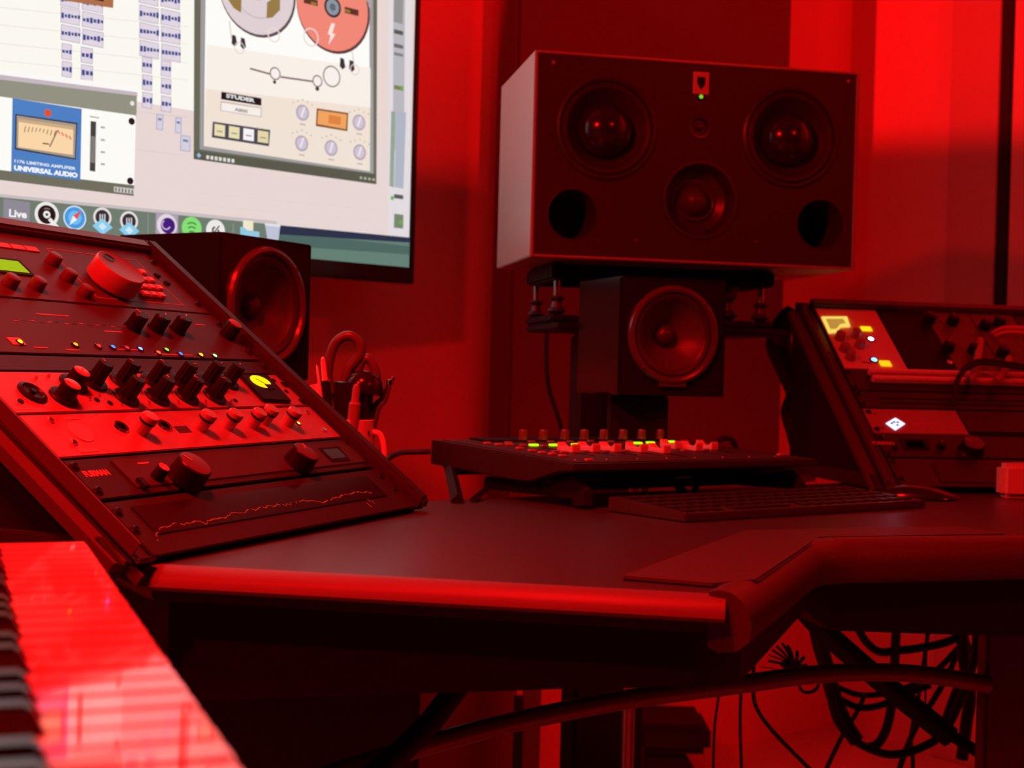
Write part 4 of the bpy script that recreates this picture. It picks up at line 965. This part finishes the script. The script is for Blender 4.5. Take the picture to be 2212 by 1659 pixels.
for i in range(n + 1):
    t = i / n; x = -.056 + .112 * t; w = .027 * (max(0, 1 - (2 * t - 1) ** 4)) ** .5 + .002; h = .004 + .014 * (sin(pi * (t * .85 + .12))) ** 1
    rows.append([mb.b.verts.new((x, w * cos(a), .002 + max(0, h * sin(a)))) for a in [pi * k / 10 for k in range(11)]])
for a, b in zip(rows, rows[1:]):
    for k in range(10): mb.b.faces.new((a[k], a[k + 1], b[k + 1], b[k]))
    mb.b.faces.new((a[10], a[0], b[0], b[10]))
mb.b.faces.new(rows[0]); mb.b.faces.new(rows[-1][::-1])
mb.obj('shell', M_blkgloss, ms_)
mb = MB(); mb.box((-.05, -.02, 0), (.05, .02, .002), .0006); mb.obj('base', M_vdark, ms_)
# pale box at the far right
bx = at_z(2166, 1076, DZ)
wb = thing('desk_box', 'pale glossy box with rounded corners on the desk at the right edge', 'box', T(bx))
mb = MB(); mb.box((0, 0, 0), (.12, .036, .051), .007, seg=4); mb.obj('body', M_white, wb)
mb = MB(); mb.box((.02, .009, .0508), (.10, .027, .052), .0006); mb.obj('lid', M_white, wb)

# ================================================================== PEN MUG
mc = at_d(775, 960, 1.80); mug = thing('mug', 'white mug with a dark printed pattern holding pens behind the left rack', 'mug', T((mc.x - .021, mc.y, DZ + .0005)))
MZ = at_d(775, 906, 1.80).z - DZ; r = .041
mb = MB(); mb.lathe([(0, 0), (r * .9, 0), (r, .004), (r, MZ - .001), (r * .97, MZ), (r * .92, MZ - .001), (r * .92, .006), (0, .006)], 48); mb.obj('cup', mat('mug_glaze', (.75, .7, .68), .25, 0, .5), mug)
mb = MB(); mb.tube([(r * .96, -.008, MZ * .84), (r + .009, -.009, MZ * .80), (r + .0145, -.010, MZ * .58), (r + .012, -.009, MZ * .3), (r + .003, -.008, MZ * .12), (r * .95, -.007, MZ * .10)], .0040, 12, 6); mb.obj('handle', MATS['mug_glaze'], mug)
mb = MB()
def onmug(t, z, w, h):
    N = 4
    for i in range(N):
        a0 = t - w / 2 + w * i / N; a1 = t - w / 2 + w * (i + 1) / N; R = r + .0004
        mb.poly([(R * cos(a), R * sin(a), zz) for a, zz in ((a0, z - h / 2), (a1, z - h / 2), (a1, z + h / 2), (a0, z + h / 2))])
for (t, z, w, h) in ((-.95, MZ * .82, .11, .006), (-.52, MZ * .83, .10, .006), (-.78, MZ * .58, .12, .006), (-1.28, MZ * .70, .20, .020), (-1.2, MZ * .83, .06, .012), (-1.4, MZ * .83, .06, .012), (-1.2, MZ * .42, .3, .022), (-1.75, MZ * .72, .22, .022), (-1.55, MZ * .76, .14, .014), (-1.62, MZ * .52, .5, .018), (-1.3, MZ * .38, .3, .02), (-1.9, MZ * .4, .4, .03)): onmug(t, z, w, h)
mb.obj('print', M_vdark, mug)
O = V((mc.x - .017, mc.y, DZ))
def inmug(x, y, z): return O + V((x, y, z))
# white wide marker leaning left
def stick(name, label, cat, p0, p1, r, m, tip=None, cap=None):
    d = (p1 - p0); L = d.length; Z = d.normalized(); X = Z.orthogonal().normalized(); Y = Z.cross(X); e = thing(name, label, cat, frame(p0, X, Y, Z))
    mb = MB(); mb.cyl(r, 0, L * .82, 16, bev=r * .2); mb.obj('barrel', m, e)
    mb = MB(); mb.lathe([(r * .8, L * .82), (r * .66, L * .84), (r * .64, L * .95), (r * .45, L * .985), (0, L)], 16); mb.obj('top', cap or m, e)
    if tip: mb = MB(); mb.box((r * .9, -r * .2, L * .55), (r * 1.25, r * .2, L * .82), r * .1); mb.obj('clip', tip, e)
    return e
def mpx(x, y, dy=0): return at_d(x, y, mc.y + dy)
stick('pen', 'slim click pen with a pale cap at the left of the mug', 'pen', inmug(-.010, -.006, .01), mpx(697, 770, -.006), .0056, M_blkgloss, M_chrome, M_white)
stick('marker', 'short upright marker against the front of the black cup', 'marker', inmug(.006, -.026, .012), mpx(771, 828, -.034), .0078, mat('marker_grey', (.3, .2, .2), .4))
stick('pencil', 'thin pale pencil leaning left behind the click pen', 'pencil', inmug(-.014, .004, .01), mpx(684, 788, .002), .0030, M_white)
e = thing('paper_card', 'pale folded card standing at the left of the mug', 'card', T(inmug(-.010, .010, .008)))
mb = MB(); a = mpx(668, 832, .012) - inmug(-.010, .010, .008); b = mpx(700, 826, .012) - inmug(-.010, .010, .008)
mb.prism([(a.x, a.z), (b.x, b.z), (.008, 0), (-.012, 0)], .0, .002, 'y', bev=.0004); mb.obj('sheet', M_white, e)
# scissors: two handle loops and blade
sc = thing('scissors', 'scissors with dark looped handles standing in the mug', 'scissors', T(inmug(0, .006, .01)))
def rel(x, y, dy, o_): return mpx(x, y, dy) - o_
so_ = inmug(0, .006, .01)
loop = [(716, 850), (708, 815), (712, 775), (724, 742), (744, 727), (762, 728), (776, 742), (778, 765), (764, 785), (752, 800), (745, 825), (742, 850)]
mb = MB(); mb.tube([rel(x, y, .006, so_) for x, y in loop], .0066, 12, 5); mb.obj('handle', mat('handle_rubber', (.12, .09, .09), .35), sc)
loop = [(770, 830), (773, 800), (782, 780), (795, 775), (806, 790), (813, 815), (812, 838)]
mb = MB(); mb.tube([rel(x, y, .010, so_) for x, y in loop], .0062, 12, 5); mb.obj('handle', MATS['handle_rubber'], sc)
mb = MB(); mb.tube([rel(720, 848, .006, so_), V((.0, 0, .03)), V((.002, 0, 0))], .0035, 8, 0); mb.tube([rel(790, 840, .010, so_), V((.01, .004, .03)), V((.004, .004, 0))], .0035, 8, 0); mb.obj('blade', M_steel, sc)
# black cylinder cup with a rounded cap
bc = thing('black_case', 'glossy black round-topped case standing in the mug', 'case', T(inmug(.008, .006, .012)))
oc = inmug(.008, .006, .012); ztop = mpx(760, 826).z - oc.z; rc = .0255
mb = MB(); mb.lathe([(0, 0), (rc * .8, 0), (rc * .85, .05), (rc, MZ - .008), (rc, ztop), (rc * .9, ztop + .001), (0, ztop + .001)], 36); mb.obj('body', M_blkgloss, bc)
mb = MB(); mb.lathe([(0, 0), (rc * 1.0, 0), (rc * .99, .010), (rc * .84, .019), (rc * .45, .0265), (0, .028)], 36, M=T((.012, -.004, ztop - .012)) @ Matrix.Rotation(.22, 4, 'Y')); mb.obj('cap', M_blkgloss, bc)
# pliers leaning right
pl = thing('multi_tool', 'metal hand tool with slim handles leaning out of the mug to the right', 'tool', T(inmug(.02, 0, .03)))
op = inmug(.02, 0, .03)
mb = MB(); mb.tube([V((0, 0, 0)), rel(805, 890, 0, op), rel(826, 860, 0, op), rel(842, 825, 0, op), rel(852, 815, 0, op)], lambda t: .0045 * (1 - .5 * t), 10, 5); mb.obj('handle', M_blkgloss, pl)
mb = MB(); mb.tube([V((.006, 0, 0)), rel(815, 893, -.004, op), rel(832, 866, -.004, op), rel(843, 830, -.004, op)], lambda t: .0036 * (1 - .4 * t), 10, 5); mb.obj('handle', mat('tool_metal', (.3, .25, .25), .25, .8), pl)
mb = MB(); c_ = rel(842, 826, -.002, op); mb.lathe([(0, -.004), (.005, -.003), (.005, .003), (0, .004)], 14, M=T(c_)); mb.obj('pivot', M_chrome, pl)

# ================================================================== SYNTH KEYBOARD
KZ = .80
ks = at_z(530, 1659, KZ); ke = at_z(186, 1170, KZ); Kd = (ke - ks).normalized(); Kin = V((-Kd.y, Kd.x, 0)) # inward, to the left
kl = (ke - ks).length; pitch = .0235; ext = 7 * pitch
FS = frame(ke, -Kd, Kin * -1, V((0, 0, 1)))      # x: towards camera, y: ... 
FS = frame(V((ke.x, ke.y, KZ)), -Kd, V((-Kd).cross(V((0, 0, 1)))) * -1, V((0, 0, 1)))
if (V(FS.col[1][:3])).dot(Kin) < 0:
    FS = frame(V((ke.x, ke.y, KZ)), -Kd, Kin, V((0, 0, 1)))
syn = thing('keyboard_synthesizer', 'keyboard with glossy white and black keys at the lower left of the photo', 'musical keyboard', FS)
nW = int((kl + ext) / pitch) + 1
mbk = MB()
mbk.box((.0009, 0, -.018), (pitch - .0009, .15, 0), .0016); mbk.b.verts.ensure_lookup_table()
KW = mesh_of(mbk, M_ivory)
for i in range(nW): link('white_key', KW, None, syn, loc=(.012 + i * pitch, 0, random.uniform(-.0004, .0002)))
mb = MB(); mb.box((-.0005, 0, -.05), (.0115, .17, -.0), .0015); mb.obj('end_cheek', M_ivory, syn)
mbk = MB(); mbk.prism([(.052, -.002), (.058, .010), (.15, .0115), (.15, -.002)], -.0055, .0055, 'x', bev=.0012); KB = mesh_of(mbk, M_blkgloss)
pat = [1, 1, 0, 1, 1, 1, 0]
for i in range(nW - 1):
    if pat[i % 7]: link('black_key', KB, None, syn, loc=(.012 + (i + 1) * pitch, 0, 0))
mb = MB(); mb.box((0, .002, -.05), (nW * pitch + .02, .15, -.020), .002); mb.obj('key_bed', M_vdark, syn)
mb = MB(); mb.box((0, .152, -.05), (nW * pitch + .02, .30, .03), .006); mb.obj('control_panel', M_vdark, syn)
for x in (.05, nW * pitch - .05):
    mb = MB(); mb.box((x - .015, .05, -KZ), (x + .015, .25, -.05), .004); mb.obj('stand_leg', M_vdark, syn)

# ================================================================== CABLES UNDER THE DESK
def under(name, label, pts, rpx_, d, cat='cable', m=None, grp=None):
    P = []
    for i, q in enumerate(pts): P.append(at_d(q[0], q[1], q[2] if len(q) > 2 else d))
    return cable(name, label, P, rpx_ * d / FPX, m or M_cable, cat, grp)
under('hanging_cable', 'thin black cable bowing left of the others under the desk centre', [(1556, 1395), (1556, 1440), (1556, 1480), (1550, 1520), (1543, 1580), (1540, 1700), (1540, 1800)], 3, 2.2)
under('hanging_cable', 'thin straight black cable hanging vertically under the desk centre', [(1602, 1395), (1602, 1440), (1600, 1500), (1599, 1580), (1603, 1700), (1604, 1800)], 3.6, 2.2)
under('hanging_cable', 'black cable swinging down to the right under the desk centre', [(1628, 1400), (1628, 1440), (1628, 1505), (1640, 1540), (1670, 1580), (1720, 1632), (1790, 1700)], 4.6, 2.2)
under('arm_bar', 'thick black diagonal bar crossing the cables under the right wing', [(1740, 1320), (1790, 1372), (1890, 1460), (2000, 1550), (2052, 1592)], 25, 1.95, 'bar', M_vdark)
under('arm_rod', 'slim black rod continuing down right from the thick diagonal bar', [(2040, 1580), (2090, 1610), (2128, 1636), (2200, 1690)], 13, 1.97, 'bar', M_vdark)
under('cable_bundle', 'thick black cable sweeping down left of the diagonal bar and round below it', [(1762, 1330), (1775, 1400), (1790, 1480), (1806, 1550), (1836, 1592), (1880, 1618), (1930, 1630), (1990, 1615), (2040, 1580), (2080, 1500), (2105, 1420), (2110, 1340)], 9, 2.1)
under('cable_bundle', 'thickest twisted black cable loom hanging from the desk corner', [(1758, 1320), (1768, 1380), (1785, 1440), (1800, 1500), (1825, 1560), (1850, 1600)], 17, 2.15)
under('looped_cable', 'black cable making a tall narrow loop between the bars', [(1937, 1320), (1935, 1380), (1932, 1440), (1926, 1520), (1916, 1570), (1898, 1605), (1878, 1615)], 10, 2.2)
under('looped_cable', 'black cable sagging straight across behind the diagonal bar, upper of two', [(1800, 1480), (1850, 1500), (1900, 1500), (1950, 1488), (2010, 1460), (2070, 1400)], 6.5, 2.25)
under('looped_cable', 'black cable sagging across behind the diagonal bar, lower of two', [(1800, 1500), (1850, 1527), (1900, 1524), (1955, 1500), (2010, 1480)], 7.5, 2.2)
under('looped_cable', 'thin black cable crossing down left below the loom', [(1868, 1500), (1850, 1540), (1822, 1585), (1790, 1650), (1770, 1700)], 5, 2.2)
under('looped_cable', 'black cable rising steeply through the lower right of the gap', [(1935, 1690), (1948, 1645), (1965, 1600), (1985, 1560), (2030, 1490), (2060, 1430), (2090, 1340)], 6.5, 2.25)
under('looped_cable', 'thin black cable almost vertical near the bottom right of the gap', [(1970, 1690), (1972, 1640), (1968, 1590), (1985, 1500), (2000, 1400), (2010, 1330)], 4.6, 2.3)
under('looped_cable', 'very thin black wire hanging vertically at the right of the gap', [(2000, 1330), (2001, 1400), (2000, 1460), (1998, 1540)], 2.2, 2.3)
under('looped_cable', 'black cable slung just beneath the desk at the right', [(1850, 1350), (1870, 1385), (1900, 1408), (1940, 1405), (1985, 1400), (2050, 1385), (2110, 1350)], 9, 2.2)
under('looped_cable', 'black cable crossing steeply near the right leg panel', [(2150, 1380), (2110, 1430), (2070, 1480), (2030, 1590)], 8, 2.25)
under('looped_cable', 'short thick black cable hanging beside the right leg panel', [(2075, 1330), (2082, 1420), (2095, 1500), (2088, 1560), (2078, 1640)], 13, 2.2)
under('looped_cable', 'short black cable curling beside the right leg panel', [(2080, 1330), (2090, 1390), (2110, 1420), (2135, 1425)], 6, 2.25)
# frayed cable ties
ct_ = thing('cable_tie_bunch', 'frayed bunch of black cable ties at the end of the loom', 'cable ties', T(at_d(1710, 1440, 2.0)))
o_ = at_d(1710, 1440, 2.0); mb = MB()
for (x, y, w) in ((1662, 1415, 2), (1668, 1404, 3), (1678, 1396, 3), (1690, 1390, 3), (1702, 1396, 4), (1660, 1428, 3), (1722, 1408, 4), (1736, 1420, 4), (1742, 1436, 3)):
    mb.tube([at_d(1712, 1446, 2.0) - o_, at_d((1712 + x) / 2 + 4, (1446 + y) / 2 - 3, 2.0) - o_, at_d(x, y, 2.0 + random.uniform(-.02, .02)) - o_], w * 2.0 / FPX, 6, 4)
mb.tube([at_d(1690, 1430, 2.0) - o_, at_d(1715, 1450, 2.0) - o_, at_d(1745, 1470, 2.02) - o_, at_d(1775, 1455, 2.05) - o_], 9 * 2 / FPX, 8, 4)
mb.tube([at_d(1640, 1440, 2.0) - o_, at_d(1668, 1444, 2.0) - o_, at_d(1682, 1450, 2.0) - o_, at_d(1696, 1446, 2.0) - o_], 1.2 * 2 / FPX, 6, 4)
mb.tube([at_d(1725, 1480, 2.0) - o_, at_d(1735, 1494, 2.0) - o_, at_d(1755, 1494, 2.0) - o_, at_d(1768, 1480, 2.0) - o_, at_d(1760, 1462, 2.0) - o_], 3.6 * 2 / FPX, 6, 4)
mb.obj('ties', M_cable, ct_)
# things on the floor behind the desk centre
fb = at_z(1462, 1700, 0)
kb_ = thing('sub_box', 'dark rounded box on the floor under the desk centre beside the chrome pole', 'box', T((fb.x - .09, fb.y, 0)))
mb = MB(); hh = at_d(1462, 1568, fb.y).z; hl = at_d(1462, 1632, fb.y).z
mb.box((0, 0, hl), (.165, .2, hh), .015, seg=4); mb.obj('body', M_vdark, kb_)
mb = MB(); mb.prism([(.02, 0), (.15, 0), (.10, hl + .01), (.02, hl + .01)], .04, .16, 'y', bev=.004); mb.obj('pedestal', M_vdark, kb_)
pb = at_d(1118, 1550, 2.5)
pn = thing('wall_post', 'narrow brownish upright strip under the desk left of the speaker stand', 'post', T((pb.x, pb.y + .12, 0)))
mb = MB(); mb.box((.01, 0, 0), (.045, .03, .62), .002); mb.obj('upright', M_panel, pn)
for z0_, z1_ in ((.12, .30), (.345, .40)): mb = MB(); mb.box((-.006, -.004, z0_), (.0115, .03, z1_), .002); mb.obj('bracket', M_vdark, pn)

lpA = at_d(958, 1500, 2.62); lpB = at_d(1117, 1500, 2.72)
lw = thing('dim_wall_board', 'added dark board standing in for the dim wall under the desk left of the narrow post', 'panel', frame(V((lpA.x, lpA.y, 0)), (V((lpB.x, lpB.y, 0)) - V((lpA.x, lpA.y, 0))).normalized(), V((-(lpB.y - lpA.y), lpB.x - lpA.x, 0)).normalized(), V((0, 0, 1))))
mb = MB(); mb.box((-.25, 0, 0), ((lpB - lpA).length, .02, .66), .003); mb.obj('board', M_panel, lw)  # added board: its dark colour stands in for the dimly lit wall here
P = [at_d(x, y, 2.56) for x, y in ((1712, 668), (1692, 700), (1682, 745), (1700, 800), (1716, 850), (1712, 890), (1722, 935), (1734, 975), (1736, 1010), (1738, 1040))]
R_ = [.012, .020, .024, .020, .016, .022, .020, .022, .022, .02]
lb = thing('cable_cover', 'lumpy black cable cover hanging behind the left edge of the right rack', 'cable cover', T(V((P[0].x, P[0].y, DZ))))
mb = MB(); mb.tube([p - V((P[0].x, P[0].y, DZ)) for p in P], lambda t: R_[min(9, int(t * 9))] * (1 - (t * 9 % 1)) + R_[min(9, int(t * 9) + 1)] * (t * 9 % 1), 14, 5); mb.obj('sleeve', M_vdark, lb)

# deeper pieces become sub-parts of the part they sit on
SUB = {'woofer_cone': 'woofer', 'woofer_dome': 'woofer', 'midrange_dome': 'midrange_driver', 'cone': 'driver_ring', 'surround': 'driver_ring', 'dust_cap': 'driver_ring', 'display': 'display_frame',
       'meter_face': 'meter_bezel', 'meter_needle': 'meter_bezel', 'trace': 'glass', 'emblem_letters': 'emblem', 'meter_dial': 'meter', 'pivot': 'handle', 'clip': 'barrel', 'fader_cap': 'fader_slot'}
def stem(o): return o.name.split('.')[0]
for root in [o for o in COL.objects if o.parent is None]:
    kids = [o for o in COL.objects if o.parent == root]
    for k in kids:
        if stem(k) in SUB:
            c = [p for p in kids if stem(p) == SUB[stem(k)]]
            if c:
                p = min(c, key=lambda q: (q.matrix_basis.translation - k.matrix_basis.translation).length)
                mb_ = p.matrix_basis.inverted() @ k.matrix_basis; k.parent = p; k.matrix_basis = mb_
